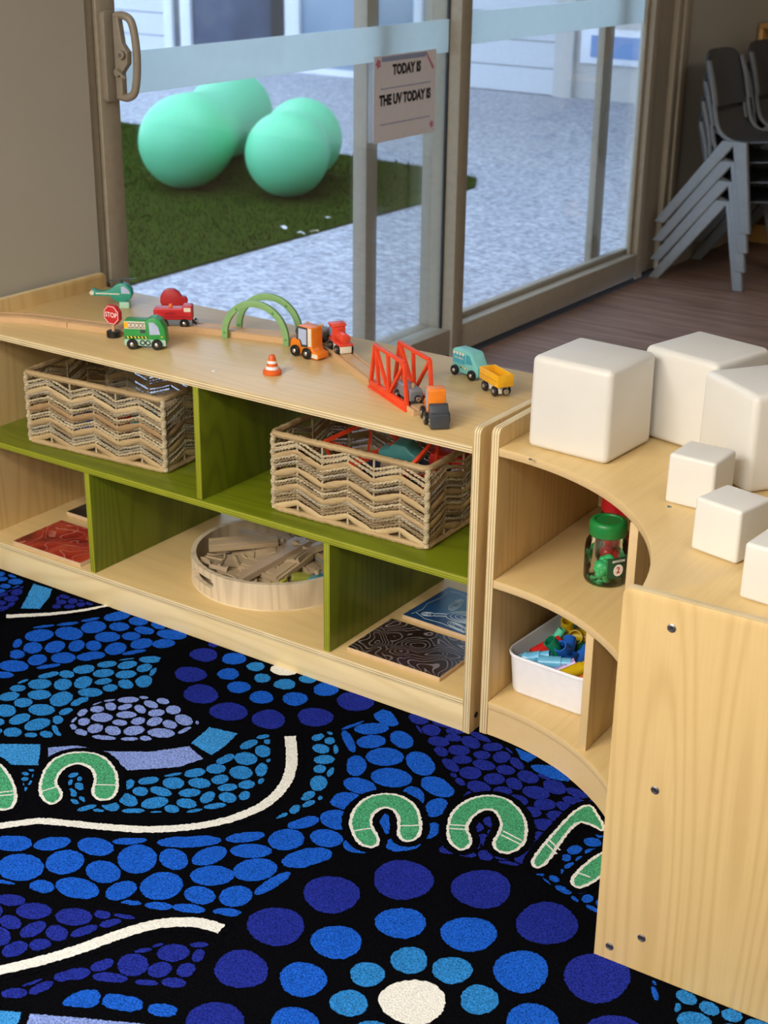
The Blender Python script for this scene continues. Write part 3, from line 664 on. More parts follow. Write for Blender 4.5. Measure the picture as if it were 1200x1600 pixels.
# beyond the frame the pebbles simply go on
pebbles('pebble_field', [(0.95, -0.75), (1.55, -0.75), (1.55, 0.3), (0.95, 0.3)], C_MID, 0.07, gap=0.007, seed=21); pebbles('pebble_field', [(-1.28, -1.7), (-0.3, -1.7), (-0.35, -1.25), (-1.28, -1.1)], C_MID, 0.08, gap=0.008, seed=22)
pebbles('pebble_field', [(0.85, -1.7), (1.55, -1.7), (1.55, -0.8), (1.05, -0.8), (0.85, -1.2)], C_LIGHT, 0.075, gap=0.007, seed=23)
pebbles('pebble_field', [(-1.28, -1.0), (-0.95, -0.9), (-1.1, -0.45), (-1.28, -0.4)], C_NAVY, 0.05, seed=24)
# --- white lines
def line(pts, wid, fn, z=Z_TOP):
    P = smooth_path([(*onz(*fn(x, y))[:2], 0) for (x, y) in pts], 6); L, Rr = [], []
    for i, p in enumerate(P):
        d = (P[min(i + 1, len(P) - 1)] - P[max(i - 1, 0)]).normalized(); n = Vector((-d.y, d.x, 0)); w_ = wid[0] + (wid[1] - wid[0]) * i / (len(P) - 1)
        L.append(tuple((p + n * w_)[:2])); Rr.append(tuple((p - n * w_)[:2]))
    halo = offset(L + Rr[::-1], 0.012); patch('line_border', halo, C_BLACK, Z_HALO); patch('white_line', L + Rr[::-1], C_WHITE, z)
line([(20, 208), (150, 201), (250, 190), (345, 172)], (0.0085, 0.0045), zA)
line([(-60, 375), (0, 364), (100, 350), (180, 347), (400, 368), (550, 377), (700, 369), (830, 347), (920, 318), (1000, 278), (1058, 222), (1088, 160), (1094, 100), (1088, 27)], (0.0085, 0.0105), zB)
line([(-60, 922), (0, 905), (150, 870), (300, 825), (450, 770), (560, 738), (650, 725), (750, 728), (832, 750)], (0.0105, 0.0115), zB)
# --- green horseshoes and boomerangs
def motif(name, pts, fn, bars):
    base = chaikin(F(fn, pts), 2)
    patch('motif_border', offset(base, 0.013), C_BLACK, Z_HALO)
    o = patch(name, base, C_WHITE, Z_TOP); g = MB(); flat(g, fuzz(offset(base, -0.0056)), Z_TOP2); g.build('green_fill', C_GREEN, o, smooth=0)
    for (a, b) in bars:
        p, q = onz(*fn(*a)).xy, onz(*fn(*b)).xy; d = (q - p).normalized(); n = Vector((-d.y, d.x)) * 0.0016; m = MB(); flat(m, [tuple(p + n), tuple(q + n), tuple(q - n), tuple(p - n)], Z_TOP2 + 0.0003); m.build('cross_bar', C_WHITE, o, smooth=0)
motif('horseshoe', [(170, 278), (148, 255), (142, 215), (160, 155), (200, 108), (260, 86), (330, 83), (390, 98), (432, 140), (448, 190), (443, 240), (415, 268), (370, 270), (340, 250), (345, 215), (355, 190), (342, 150), (300, 130), (260, 138), (225, 165), (212, 205), (237, 235), (232, 265), (200, 287)], zB, [((152, 237), (222, 215)), ((352, 210), (440, 212))])
motif('horseshoe', [(-80, 90), (-20, 110), (30, 155), (62, 215), (66, 270), (45, 303), (0, 308), (-30, 290), (-20, 250), (-40, 200), (-80, 170)], zB, [((-5, 240), (60, 232)), ((-5, 252), (62, 246))])
motif('horseshoe', [(345, 494), (308, 472), (288, 420), (297, 373), (338, 333), (400, 317), (462, 327), (508, 363), (522, 420), (512, 462), (470, 479), (438, 457), (443, 420), (438, 385), (410, 365), (375, 378), (360, 410), (375, 440), (390, 467), (380, 489)], zC, [((302, 440), (368, 430)), ((450, 424), (516, 422))])
motif('horseshoe', [(630, 501), (598, 475), (592, 430), (607, 378), (658, 337), (730, 322), (792, 337), (838, 383), (852, 430), (843, 482), (800, 512), (755, 508), (732, 480), (758, 440), (763, 410), (740, 372), (700, 377), (668, 410), (662, 435), (680, 470), (662, 498)], zC, [((600, 420), (664, 424)), ((600, 432), (666, 436)), ((772, 440), (830, 470)), ((766, 452), (826, 482))])
motif('boomerang', [(860, 550), (858, 525), (930, 438), (1000, 365), (1050, 352), (1075, 395), (1092, 425), (1085, 445), (1040, 418), (1005, 412), (955, 475), (918, 535), (885, 560)], zC, [((905, 478), (940, 512)), ((916, 468), (950, 500))])
motif('boomerang', [(985, 612), (980, 585), (1035, 530), (1090, 498), (1130, 500), (1110, 560), (1060, 600), (1015, 622)], zC, [((1005, 570), (1045, 585))])

# ================================================================== THINGS IN AND ON THE SHELVES
K_BLK = paint('toy_black', (22, 22, 24), 0.35); K_HUB = metal('toy_hub', (200, 200, 200), 0.25); K_BEECH = wood('beech', (206, 168, 124), (176, 134, 92), 'x', freq=3, line=0.2, scale=30, stretch=0.15, streak=0.6, rough=0.5)
K_BEECHG = wood('aged_beech', (178, 152, 122), (144, 116, 88), 'x', freq=3, line=0.25, scale=30, stretch=0.15, streak=0.6, rough=0.55)
K_GREEN = paint('toy_green', (46, 150, 72), 0.35); K_MINT = paint('toy_mint', (170, 208, 186), 0.4); K_RED = paint('toy_red', (196, 38, 44), 0.35); K_ORANGE = paint('toy_orange', (236, 128, 30), 0.35); K_CORAL = paint('toy_coral', (226, 74, 52), 0.38); K_BRIDGE = paint('toy_bridge_red', (232, 70, 34), 0.4)
K_GREY = paint('toy_grey', (120, 122, 126), 0.4); K_DGREY = paint('toy_dark_grey', (62, 66, 72), 0.4); K_TEAL = paint('toy_teal', (120, 192, 186), 0.4); K_TEALD = paint('toy_teal_dark', (64, 156, 176), 0.4); K_HELI = paint('toy_helicopter_green', (46, 150, 128), 0.35); K_YEL = paint('toy_yellow', (238, 176, 34), 0.35); K_ARCH = paint('toy_arch_green', (130, 172, 112), 0.45)
K_CREAM = paint('toy_cream', (226, 216, 196), 0.45); K_LILAC = paint('toy_window', (178, 190, 220), 0.25); K_WHITE = paint('toy_white', (236, 234, 230), 0.4); K_BLUEW = paint('toy_blue_window', (110, 150, 190), 0.25)
def wheel(parent, x, y, r, w=0.006, side=-1, hub=K_HUB):
    o = MB().lathe([(0, 0), (r * 0.9, 0), (r, 0.0012), (r, w - 0.0012), (r * 0.9, w), (r * 0.55, w), (r * 0.5, w - 0.0008), (0, w - 0.0008)], 24).build('wheel', K_BLK, parent, loc=(x, y, r), rot=(-pi / 2 * side * -1, 0, 0))
    MB().lathe([(r * 0.42, 0), (r * 0.40, 0.0012), (r * 0.2, 0.0026), (0, 0.003)], 16).build('hub_cap', hub, o, loc=(0, 0, w - 0.0006)); return o
def wheels(parent, xs, half, r, w=0.006, z=0):
    for x in xs:
        for s in (-1, 1):
            o = wheel(parent, x, s * half, r, w, s); o.location.z = r + z
            o.rotation_euler = (pi / 2, 0, 0) if s < 0 else (-pi / 2, 0, 0)
def deck(name, parent, poly, y, mat, th=0.0004, both=True):
    "thin painted marking on the sides of a wooden toy"
    for s in ((-1, 1) if both else (-1,)):
        a, b = s * y, s * (y + th); MB().prism(poly, min(a, b), max(a, b), 'y').build(name, mat, parent, smooth=0)
def R4(x0, x1, z0, z1, r=0.002): return rrect(x0, x1, z0, z1, r, 3)
TOPZ = ZT
GT = 'wooden toys on the long shelf'
# --- track
def track_section(wd=0.040, th=0.012):
    h = wd / 2; g0, g1, dp = 0.0100, 0.0166, 0.0032
    return [(-h, 0), (h, 0), (h, th), (g1, th), (g1, th - dp), (g0, th - dp), (g0, th), (-g0, th), (-g0, th - dp), (-g1, th - dp), (-g1, th), (-h, th)]
def track_piece(path, mat, label, grp='wooden train tracks on the long shelf', top=True):
    P = smooth_path([(x, y, 0) for (x, y) in path], 8); o = P[len(P) // 2].copy(); sec = track_section(); n = len(sec); m = MB(); vs = []
    for i, p in enumerate(P):
        d = (P[min(i + 1, len(P) - 1)] - P[max(i - 1, 0)]).normalized(); t = Vector((-d.y, d.x, 0))
        for (a, z) in sec: vs.append((p - o) + t * a + Vector((0, 0, z)))
    fs = [(i * n + j, i * n + (j + 1) % n, (i + 1) * n + (j + 1) % n, (i + 1) * n + j) for i in range(len(P) - 1) for j in range(n)] + [tuple(range(n - 1, -1, -1)), tuple(range((len(P) - 1) * n, len(P) * n))]
    m.add(vs, fs)
    return tag(m.build('track_piece', mat, loc=(o.x, o.y, TOPZ), smooth=30), label, 'toy track', grp)
TP_ALL = [(Vector((x, y, 0))) for (x, y) in ((-1.292, 0.062), (-1.235, 0.098), (-1.17, 0.121), (-1.108, 0.135), (-1.045, 0.150), (-0.99, 0.168), (-0.94, 0.222), (-0.88, 0.266), (-0.812, 0.288), (-0.655, 0.323), (-0.585, 0.335), (-0.515, 0.302), (-0.44, 0.252), (-0.345, 0.189), (-0.23, 0.121), (-0.172, 0.0865))]
LBL = ['beech toy track piece running along the wall end of the shelf top', 'beech toy track piece bending behind the stop sign and green truck', 'straight beech toy track piece under the green arches', 'curved beech toy track piece under the coral locomotive', 'beech toy track piece running under the red truss bridge']
for k, (a, b) in enumerate(((0, 3), (3, 8), (8, 10), (10, 13), (13, 15))):
    seg = [p.copy() for p in TP_ALL[a:b + 1]]; d = (seg[-1] - seg[-2]).normalized(); seg[-1] = seg[-1] - d * 0.0012
    track_piece([(p.x, p.y) for p in seg], K_BEECH, LBL[k])
RAIL = 0.0090                                     # groove floor above the shelf top
# --- helicopter
t = thing('toy_helicopter', 'teal green wooden toy helicopter on a small block', 'toy helicopter', (-1.142, 0.312, TOPZ), radians(-4), GT)
t.rotation_euler.z = radians(31)
body = [(-0.062, 0.036), (-0.056, 0.042), (-0.045, 0.036), (-0.025, 0.037), (-0.012, 0.044), (-0.002, 0.053), (0.010, 0.057), (0.022, 0.054), (0.032, 0.044), (0.034, 0.032), (0.028, 0.020), (0.016, 0.014), (0.0, 0.014), (-0.010, 0.020), (-0.016, 0.027), (-0.045, 0.027), (-0.056, 0.026)]
MB().prism(body, -0.011, 0.011, 'y').build('body', K_HELI, t, bevel=0.0018); MB().box(0.004, 0.026, -0.011, 0.011, 0, 0.0145).build('stand_block', K_MINT, t, bevel=0.001)
deck('window', t, [(0.010, 0.034), (0.010, 0.050), (0.018, 0.050), (0.027, 0.042), (0.030, 0.034)], 0.011, K_LILAC); deck('stripe', t, R4(-0.048, 0.006, 0.0315, 0.034, 0.0008), 0.011, K_CREAM)
MB().lathe([(0, 0), (0.005, 0), (0.005, 0.001), (0, 0.001)], 16).build('tail_rotor', K_CREAM, t, loc=(-0.0565, -0.0115, 0.034), rot=(pi / 2, 0, 0))
MB().cyl((0.010, 0, 0.056), (0, 0, 1), 0.003, 0.008, 12).build('rotor_mast', K_DGREY, t)
MB().prism(rrect(-0.034, 0.034, -0.0028, 0.0028, 0.0025), 0, 0.0014, 'z').build('rotor_blade', paint('rotor_grey', (70, 84, 80), 0.4), t, loc=(0.010, 0, 0.0625), rot=(0, 0, 0.5))
# --- stop sign
t = thing('toy_stop_sign', 'small red octagonal wooden toy stop sign on round black base', 'toy sign', (-0.985, 0.118, TOPZ), radians(28), GT)
t.location = (-0.979, 0.1275, TOPZ); t.rotation_euler.z = radians(4); t.scale = (1.04,) * 3
MB().lathe([(0, 0), (0.0135, 0), (0.0145, 0.001), (0.0145, 0.0115), (0.0135, 0.0125), (0, 0.0125)], 32).build('base', K_BLK, t); MB().cyl((0, 0, 0.0125), (0, 0, 1), 0.0035, 0.014, 14).build('post', K_BEECH, t)
octo = [(0.0215 * cos(pi / 8 + i * pi / 4), 0.046 + 0.0215 * sin(pi / 8 + i * pi / 4)) for i in range(8)]
MB().prism(octo, -0.005, 0.005, 'y').build('sign_plate', K_RED, t, bevel=0.0008)
ring = MB()
for i in range(8):
    a, b = octo[i], octo[(i + 1) % 8]; q = lambda p, k: (p[0] * k, 0.046 + (p[1] - 0.046) * k); ring.prism([q(a, 0.90), q(b, 0.90), q(b, 0.85), q(a, 0.85)], -0.0054, -0.005, 'y')
ring.build('border', K_WHITE, t, smooth=0); text_mesh('STOP', 0.0142, 'lettering', K_WHITE, t, (0, -0.0053, 0.046), (pi / 2, 0, 0), 0.0001, sx=0.9)
# --- green truck
t = thing('toy_truck', 'green wooden toy fire truck with ladder and striped side', 'toy truck', (-0.872, 0.112, TOPZ), radians(31), GT); t.scale = (1.13,) * 3
MB().prism([(-0.037, 0.008), (-0.037, 0.050), (-0.036, 0.052), (0.004, 0.052), (0.010, 0.057), (0.020, 0.058), (0.030, 0.053), (0.037, 0.040), (0.039, 0.022), (0.039, 0.010), (0.037, 0.006), (-0.035, 0.006)], -0.0145, 0.0145, 'y').build('body', K_GREEN, t, bevel=0.0015)
deck('skirt', t, R4(-0.0365, 0.0385, 0.0065, 0.018), 0.0145, K_MINT); deck('ladder_panel', t, [(-0.036, 0.0375), (-0.036, 0.051), (0.002, 0.051), (0.003, 0.0375)], 0.0145, K_CREAM)
deck('ladder_end', t, R4(-0.036, -0.028, 0.0385, 0.050), 0.0149, K_YEL, 0.0002)
lad = MB()
for s in (-1, 1):
    for k in range(4):
        xc = -0.0235 + 0.0072 * k
        for q in (-1, 1): lad.prism([(xc - 0.0036, 0.0442 - q * 0.0042), (xc - 0.0028, 0.0442 - q * 0.0046), (xc + 0.0036, 0.0442 + q * 0.0042), (xc + 0.0028, 0.0442 + q * 0.0046)], s * 0.0149 - 0.00025, s * 0.0149 + 0.00025, 'y')
    for zz in (0.0396, 0.0484): lad.box(-0.028, 0.0015, s * 0.0149 - 0.00025, s * 0.0149 + 0.00025, zz - 0.0005, zz + 0.0005)
lad.build('ladder', K_DGREY, t, smooth=0)
deck('cab_window', t, [(0.010, 0.027), (0.009, 0.050), (0.018, 0.050), (0.026, 0.042), (0.029, 0.028)], 0.0145, K_LILAC); deck('hatch', t, R4(-0.007, 0.002, 0.030, 0.0365, 0.0006), 0.0145, K_DGREY)
deck('stripe_band', t, R4(-0.034, 0.006, 0.0200, 0.0238, 0.0004), 0.0145, K_BLK)
zz = MB()
for s in (-1, 1):
    for k in range(6): x = -0.0325 + 0.0066 * k; zz.prism([(x, 0.0238), (x + 0.003, 0.0238), (x + 0.005, 0.0200), (x + 0.002, 0.0200)], s * 0.0149 - 0.0003, s * 0.0149 + 0.0003, 'y')
zz.build('hazard_stripe', paint('hazard_yellow', (214, 214, 70), 0.4), t, smooth=0)
for xx in (-0.0035, 0.0065):
    for s in (-1, 1): MB().lathe([(0.0030, 0), (0.0050, 0), (0.0050, 0.0006), (0.0030, 0.0006)], 18).build('side_tank', K_BLK, t, loc=(xx, s * 0.0149, 0.0122), rot=(pi / 2 if s < 0 else -pi / 2, 0, 0))
for s in (-1, 1): MB().cyl((0.032, s * 0.0147, 0.024), (0, s, 0), 0.0016, 0.0004, 12).build('lamp_mark', K_YEL, t)
wheels(t, (-0.022, 0.023), 0.0150, 0.0098, 0.006)
# --- red locomotive on the track
def chassis(parent, x0, x1, half, mat, z0, z1): MB().box(x0, x1, -half, half, z0, z1).build('chassis', mat, parent, bevel=0.001)
def coupler(parent, x, z, d=1):
    o = MB().lathe([(0, 0), (0.0035, 0), (0.0035, 0.004), (0.0062, 0.004), (0.0066, 0.005), (0.0066, 0.008), (0, 0.008)], 20).build('magnet_coupler', K_BLK, parent, loc=(x, 0, z), rot=(0, d * pi / 2, 0))
    MB().lathe([(0, 0), (0.0052, 0), (0.0048, 0.0014), (0.0025, 0.0024), (0, 0.0026)], 18).build('magnet', K_HUB, o, loc=(0, 0, 0.008))
t = thing('toy_locomotive', 'red wooden toy diesel locomotive with grey chassis on the track', 'toy train', (-0.912, 0.2425, TOPZ + RAIL), radians(34), GT); t.scale = (1.1, 1.0, 1.1)
chassis(t, -0.036, 0.036, 0.0105, K_GREY, 0.004, 0.0165)
MB().prism([(-0.038, 0.016), (0.037, 0.016), (0.037, 0.042), (0.035, 0.044), (0.019, 0.044), (0.017, 0.038), (-0.036, 0.038), (-0.038, 0.034)], -0.0135, 0.0135, 'y').build('body', K_RED, t, bevel=0.0015)
deck('cab_window', t, R4(0.021, 0.034, 0.032, 0.040, 0.001), 0.0135, K_CREAM); deck('waist_line', t, R4(-0.037, 0.036, 0.0215, 0.0225, 0.0003), 0.0135, paint('toy_dark_red', (140, 24, 30), 0.4))
vt = MB()
for s in (-1, 1):
    for k in range(6): vt.box(-0.014 + 0.0032 * k, -0.0125 + 0.0032 * k, min(s * 0.0134, s * 0.0139), max(s * 0.0134, s * 0.0139), 0.026, 0.031)
vt.build('vent', paint('toy_dark_red', (140, 24, 30)), t, smooth=0); MB().cyl((-0.006, 0, 0.037), (0, 0, 1), 0.0035, 0.007, 14).build('chimney', K_ORANGE, t, bevel=0.0006)
wheels(t, (-0.020, 0.021), 0.0108, 0.0090, 0.005); coupler(t, 0.036, 0.0105)
# --- red lobed toy behind it
t = thing('toy_tree', 'dark red lobed wooden toy standing behind the red locomotive', 'toy tree', (-1.050, 0.388, TOPZ), radians(36), GT); t.scale = (1, 1, 0.9)
lob = [(0.024 * cos(a) * (1.0 if i % 2 else 0.93), 0.026 + 0.022 * sin(a) * (1.0 if i % 2 else 0.93)) for i, a in enumerate([2 * pi * k / 16 for k in range(16)])]
MB().prism([(-0.022, 0.004), (0.014, 0.004), (0.034, 0.006), (0.036, 0.018), (0.031, 0.027), (0.022, 0.028), (0.017, 0.038), (0.006, 0.046), (-0.008, 0.047), (-0.018, 0.041), (-0.025, 0.028), (-0.026, 0.012)], -0.008, 0.008, 'y').build('body', paint('toy_tree_red', (176, 30, 36), 0.4), t, bevel=0.0018)
MB().box(-0.018, 0.026, -0.010, 0.010, 0, 0.0045).build('foot', K_BEECH, t, bevel=0.0008)
# --- green double arch
t = thing('toy_arch', 'pair of pale green wooden arches straddling the toy track', 'toy arch', (-0.7255, 0.308, TOPZ), radians(13), GT)
def arch(y):
    ro, ri, hh = 0.0775, 0.0645, 0.088; pts = []; N = 28
    sx = ro; sz = hh / ro
    outer = [(ro * cos(pi * i / N), (hh - 0.010) * sin(pi * i / N) + 0.010) for i in range(N + 1)]; inner = [(ri * cos(pi * i / N), (hh - 0.024) * sin(pi * i / N) + 0.010) for i in range(N + 1)]
    poly = [(ro, 0)] + outer + [(-ro, 0), (-ri, 0)] + inner[::-1] + [(ri, 0)]
    m = MB(); n = len(poly); A = [(ro, 0)] + outer + [(-ro, 0)]; B = [(ri, 0)] + inner + [(-ri, 0)]; k = len(A); v = []
    for yy in (y - 0.0045, y + 0.0045): v += [(p[0], yy, p[1]) for p in A] + [(p[0], yy, p[1]) for p in B]
    f = []
    for i in range(k - 1):
        f += [(i, i + 1, k + i + 1, k + i), (2 * k + i, 3 * k + i, 3 * k + i + 1, 2 * k + i + 1), (i, 2 * k + i, 2 * k + i + 1, i + 1), (k + i, k + i + 1, 3 * k + i + 1, 3 * k + i)]
    f += [(0, k, 3 * k, 2 * k), (k - 1, 3 * k - 1, 4 * k - 1, 2 * k - 1)]
    m.add(v, f); o = m.build('arch', K_ARCH, t, bevel=0.0012)
    for a in (0.02, 0.30, 0.70, 0.98):
        r = 0.071; MB().lathe([(0, 0), (0.0032, 0), (0.0026, 0.0012), (0.0012, 0.0008), (0, 0.0006)], 12).build('screw', paint('toy_screw_green', (90, 150, 84), 0.3), o, loc=(r * cos(pi * a), y - 0.0045, 0.071 * sin(pi * a) + 0.008), rot=(pi / 2, 0, 0))
arch(-0.030); arch(0.036)
# --- orange forklift
t = thing('toy_forklift', 'orange wooden toy forklift with grey framed cab window', 'toy truck', (-0.564, 0.262, TOPZ), radians(-7), GT); t.scale = (1.08,) * 3
MB().prism([(-0.036, 0.008), (-0.037, 0.022), (-0.033, 0.031), (-0.026, 0.034), (-0.022, 0.034), (-0.019, 0.058), (-0.016, 0.060), (0.017, 0.060), (0.019, 0.058), (0.020, 0.022), (0.024, 0.016), (0.035, 0.013), (0.036, 0.004), (0.033, 0.002), (0.014, 0.002), (0.0, 0.006), (-0.034, 0.006)], -0.0145, 0.0145, 'y').build('body', K_ORANGE, t, bevel=0.0014)
deck('cab_frame', t, [(-0.021, 0.033), (-0.018, 0.0585), (0.008, 0.0585), (0.009, 0.022), (-0.008, 0.020), (-0.012, 0.032)], 0.0145, K_DGREY); deck('cab_window', t, [(-0.015, 0.034), (-0.0145, 0.055), (0.006, 0.055), (0.006, 0.026), (-0.005, 0.025), (-0.009, 0.034)], 0.0149, K_LILAC, 0.0002)
deck('mast_strip', t, R4(0.0095, 0.0185, 0.024, 0.0585, 0.0006), 0.0145, K_CREAM); deck('fork_mark', t, R4(0.014, 0.034, 0.004, 0.0115, 0.003), 0.0145, K_CREAM)
wheels(t, (-0.021, 0.009), 0.0150, 0.0108, 0.006)
# --- grey flat wagons
def wagon(loc, rz, label):
    t = thing('toy_wagon', label, 'toy train', loc, rz, GT)
    MB().prism([(-0.034, 0.010), (0.034, 0.010), (0.034, 0.028), (0.031, 0.031), (-0.031, 0.031), (-0.034, 0.028)], -0.0130, 0.0130, 'y').build('body', K_GREY, t, bevel=0.0015); MB().box(-0.030, 0.030, -0.010, 0.010, 0.004, 0.011).build('chassis', K_DGREY, t)
    for x in (-0.018, 0.018): MB().cyl((x, 0, 0.030), (0, 0, 1), 0.0036, 0.0085, 14).build('peg', K_BEECH, t, bevel=0.0006)
    wheels(t, (-0.020, 0.020), 0.0108, 0.0090, 0.005); coupler(t, 0.034, 0.016); coupler(t, -0.034, 0.016, -1); return t
wagon((-0.606, 0.3335, TOPZ + RAIL), radians(6), 'grey wooden toy wagon with two pegs behind the forklift'); 
wagon((-0.2265, 0.1175, TOPZ + RAIL), radians(-31), 'grey wooden toy wagon coupled inside the red truss bridge')
# --- coral steam engine
t = thing('toy_locomotive', 'coral red wooden toy steam engine with pale wood base', 'toy train', (-0.517, 0.3035, TOPZ + RAIL), radians(-33), GT); t.scale = (1.12,) * 3
MB().box(-0.026, 0.030, -0.0105, 0.0105, 0.004, 0.017).build('chassis', K_CREAM, t, bevel=0.001)
MB().box(-0.028, 0.031, -0.0135, 0.0135, 0.017, 0.021).build('running_board', K_CORAL, t, bevel=0.001)
MB().box(-0.027, -0.006, -0.0125, 0.0125, 0.020, 0.046).build('cab', K_CORAL, t, bevel=0.0012); MB().prism([(-0.029, 0.045), (-0.004, 0.045), (-0.007, 0.050), (-0.026, 0.050)], -0.014, 0.014, 'y').build('cab_roof', K_CORAL, t, bevel=0.0012)
deck('cab_window', t, R4(-0.022, -0.011, 0.028, 0.042, 0.001), 0.0125, K_BLUEW)
MB().cyl((-0.006, 0, 0.0295), (1, 0, 0), 0.0095, 0.034, 24).build('boiler', K_CORAL, t, bevel=0.0015); wheels(t, (-0.016, 0.017), 0.0108, 0.0090, 0.005)
# --- traffic cone
t = thing('toy_traffic_cone', 'small orange wooden toy traffic cone with two white stripes', 'toy cone', (-0.549, 0.121, TOPZ), 0, GT)
MB().lathe([(0, 0), (0.0165, 0), (0.0185, 0.002), (0.0185, 0.008), (0.0165, 0.010), (0.0125, 0.0105), (0, 0.0105)], 32).build('base', paint('toy_cone_orange', (222, 98, 36), 0.35), t)
def cr(z): return 0.0128 - (z - 0.0105) * 0.27
for nm, a, b, mt in (('white_stripe', 0.0105, 0.0165, K_WHITE), ('orange_ring', 0.0165, 0.0225, paint('toy_cone_orange', (222, 98, 36))), ('white_stripe', 0.0225, 0.0275, K_WHITE)):
    MB().lathe([(0, a), (cr(a), a), (cr(b), b), (0, b)], 28).build(nm, mt, t)
MB().lathe([(0, 0.0275), (cr(0.0275), 0.0275), (0.0066, 0.033), (0.0058, 0.037), (0.0035, 0.0395), (0, 0.0403)], 28).build('tip', paint('toy_cone_orange', (222, 98, 36)), t)
# --- truss bridge
BA = radians(-30.3)
t = thing('toy_bridge', 'bright red plastic truss bridge over the toy track', 'toy bridge', (-0.252, 0.165, TOPZ), BA, GT)
t.location = (-0.2640, 0.1485, TOPZ)
def bar(m, a, b, w, y0, y1):
    a = Vector((a[0], 0, a[1])); b = Vector((b[0], 0, b[1])); d = (b - a).normalized(); n = Vector((-d.z, 0, d.x)) * w / 2
    m.prism([((a + n).x, (a + n).z), ((b + n).x, (b + n).z), ((b - n).x, (b - n).z), ((a - n).x, (a - n).z)], y0, y1, 'y')
for yc in (-0.0258, 0.0258):
    bt, tp_, hx, hz = 0.0785, 0.0615, 0.0, 0.088
    for nm, a, b, w_ in (('bottom_chord', (-0.080, 0.008), (0.080, 0.008), 0.016), ('top_chord', (-0.064, hz), (0.064, hz), 0.0062), ('end_post', (-bt, 0.010), (-tp_, hz), 0.0062), ('end_post', (bt, 0.010), (tp_ + 0.004, hz), 0.0062), ('strut', (-0.042, 0.012), (-0.0575, hz), 0.0045), ('strut', (-0.0575, hz - 0.002), (0.0, 0.013), 0.0048), ('strut', (0.004, 0.013), (-0.004, hz), 0.0052), ('strut', (0.006, 0.013), (0.062, hz - 0.006), 0.0048)):
        m = MB(); bar(m, a, b, w_, yc - 0.0035, yc + 0.0035); m.build(nm, K_BRIDGE, t, bevel=0.0007)
    MB().box(-0.082, 0.082, yc - 0.0055, yc + 0.0055, 0, 0.004).build('flange', K_BRIDGE, t, bevel=0.0006)
# --- orange loader
t = thing('toy_loader', 'orange wooden toy loader with dark grey front bucket', 'toy truck', (-0.139, 0.0775, TOPZ), radians(-47), GT)
t.location = (-0.1365, 0.0695, TOPZ); t.scale = (1.14,) * 3
MB().prism([(-0.030, 0.010), (-0.030, 0.030), (-0.020, 0.033), (-0.012, 0.055), (-0.009, 0.057), (0.012, 0.057), (0.014, 0.054), (0.016, 0.030), (0.022, 0.024), (0.022, 0.008), (-0.028, 0.007)], -0.0135, 0.0135, 'y').build('body', K_ORANGE, t, bevel=0.0014)
deck('cab_window', t, [(-0.011, 0.034), (-0.006, 0.054), (0.004, 0.054), (0.005, 0.022), (-0.003, 0.020)], 0.0135, K_LILAC)
MB().prism([(0.020, 0.004), (0.019, 0.032), (0.022, 0.038), (0.029, 0.036), (0.034, 0.026), (0.041, 0.024), (0.042, 0.002), (0.024, 0.001)], -0.0150, 0.0150, 'y').build('bucket', K_DGREY, t, bevel=0.0012)
deck('bucket_mark', t, R4(0.028, 0.032, 0.006, 0.009, 0.0005), 0.0150, K_CREAM); deck('bucket_mark', t, R4(0.028, 0.032, 0.012, 0.015, 0.0005), 0.0150, K_CREAM)
wheels(t, (-0.018, 0.012), 0.0140, 0.0105, 0.006)
# --- teal van
t = thing('toy_van', 'teal wooden toy ice cream van with painted awning', 'toy van', (-0.2305, 0.343, TOPZ), radians(-17), GT); t.scale = (1.05,) * 3
MB().prism([(-0.035, 0.008), (-0.036, 0.045), (-0.032, 0.050), (0.014, 0.050), (0.020, 0.046), (0.030, 0.028), (0.036, 0.025), (0.037, 0.012), (0.035, 0.007), (-0.033, 0.006)], -0.0145, 0.0145, 'y').build('body', K_TEAL, t, bevel=0.0018)
deck('side_panel', t, R4(-0.033, 0.000, 0.024, 0.042, 0.001), 0.0145, K_TEALD); deck('cab_window', t, [(0.003, 0.027), (0.003, 0.044), (0.013, 0.044), (0.022, 0.028)], 0.0145, K_TEALD)
aw = MB()
for k in range(4): aw.prism(R4(-0.032 + 0.0082 * k, -0.0275 + 0.0082 * k, 0.0395, 0.0455, 0.0018), -0.0153, -0.0149, 'y')
aw.build('awning', K_CREAM, t, smooth=0); text_mesh('ICE CREAM', 0.0048, 'lettering', K_CREAM, t, (-0.0165, -0.0151, 0.034), (pi / 2, 0, 0))
for k, mt in enumerate((K_DGREY, K_YEL, K_CREAM, K_YEL)): MB().cyl((-0.011 + 0.006 * k, -0.0146, 0.017 + 0.002 * (k % 2)), (0, -1, 0), 0.0018, 0.0004, 10).build('painted_dot', mt, t)
wheels(t, (-0.024, 0.023), 0.0150, 0.0098, 0.006)
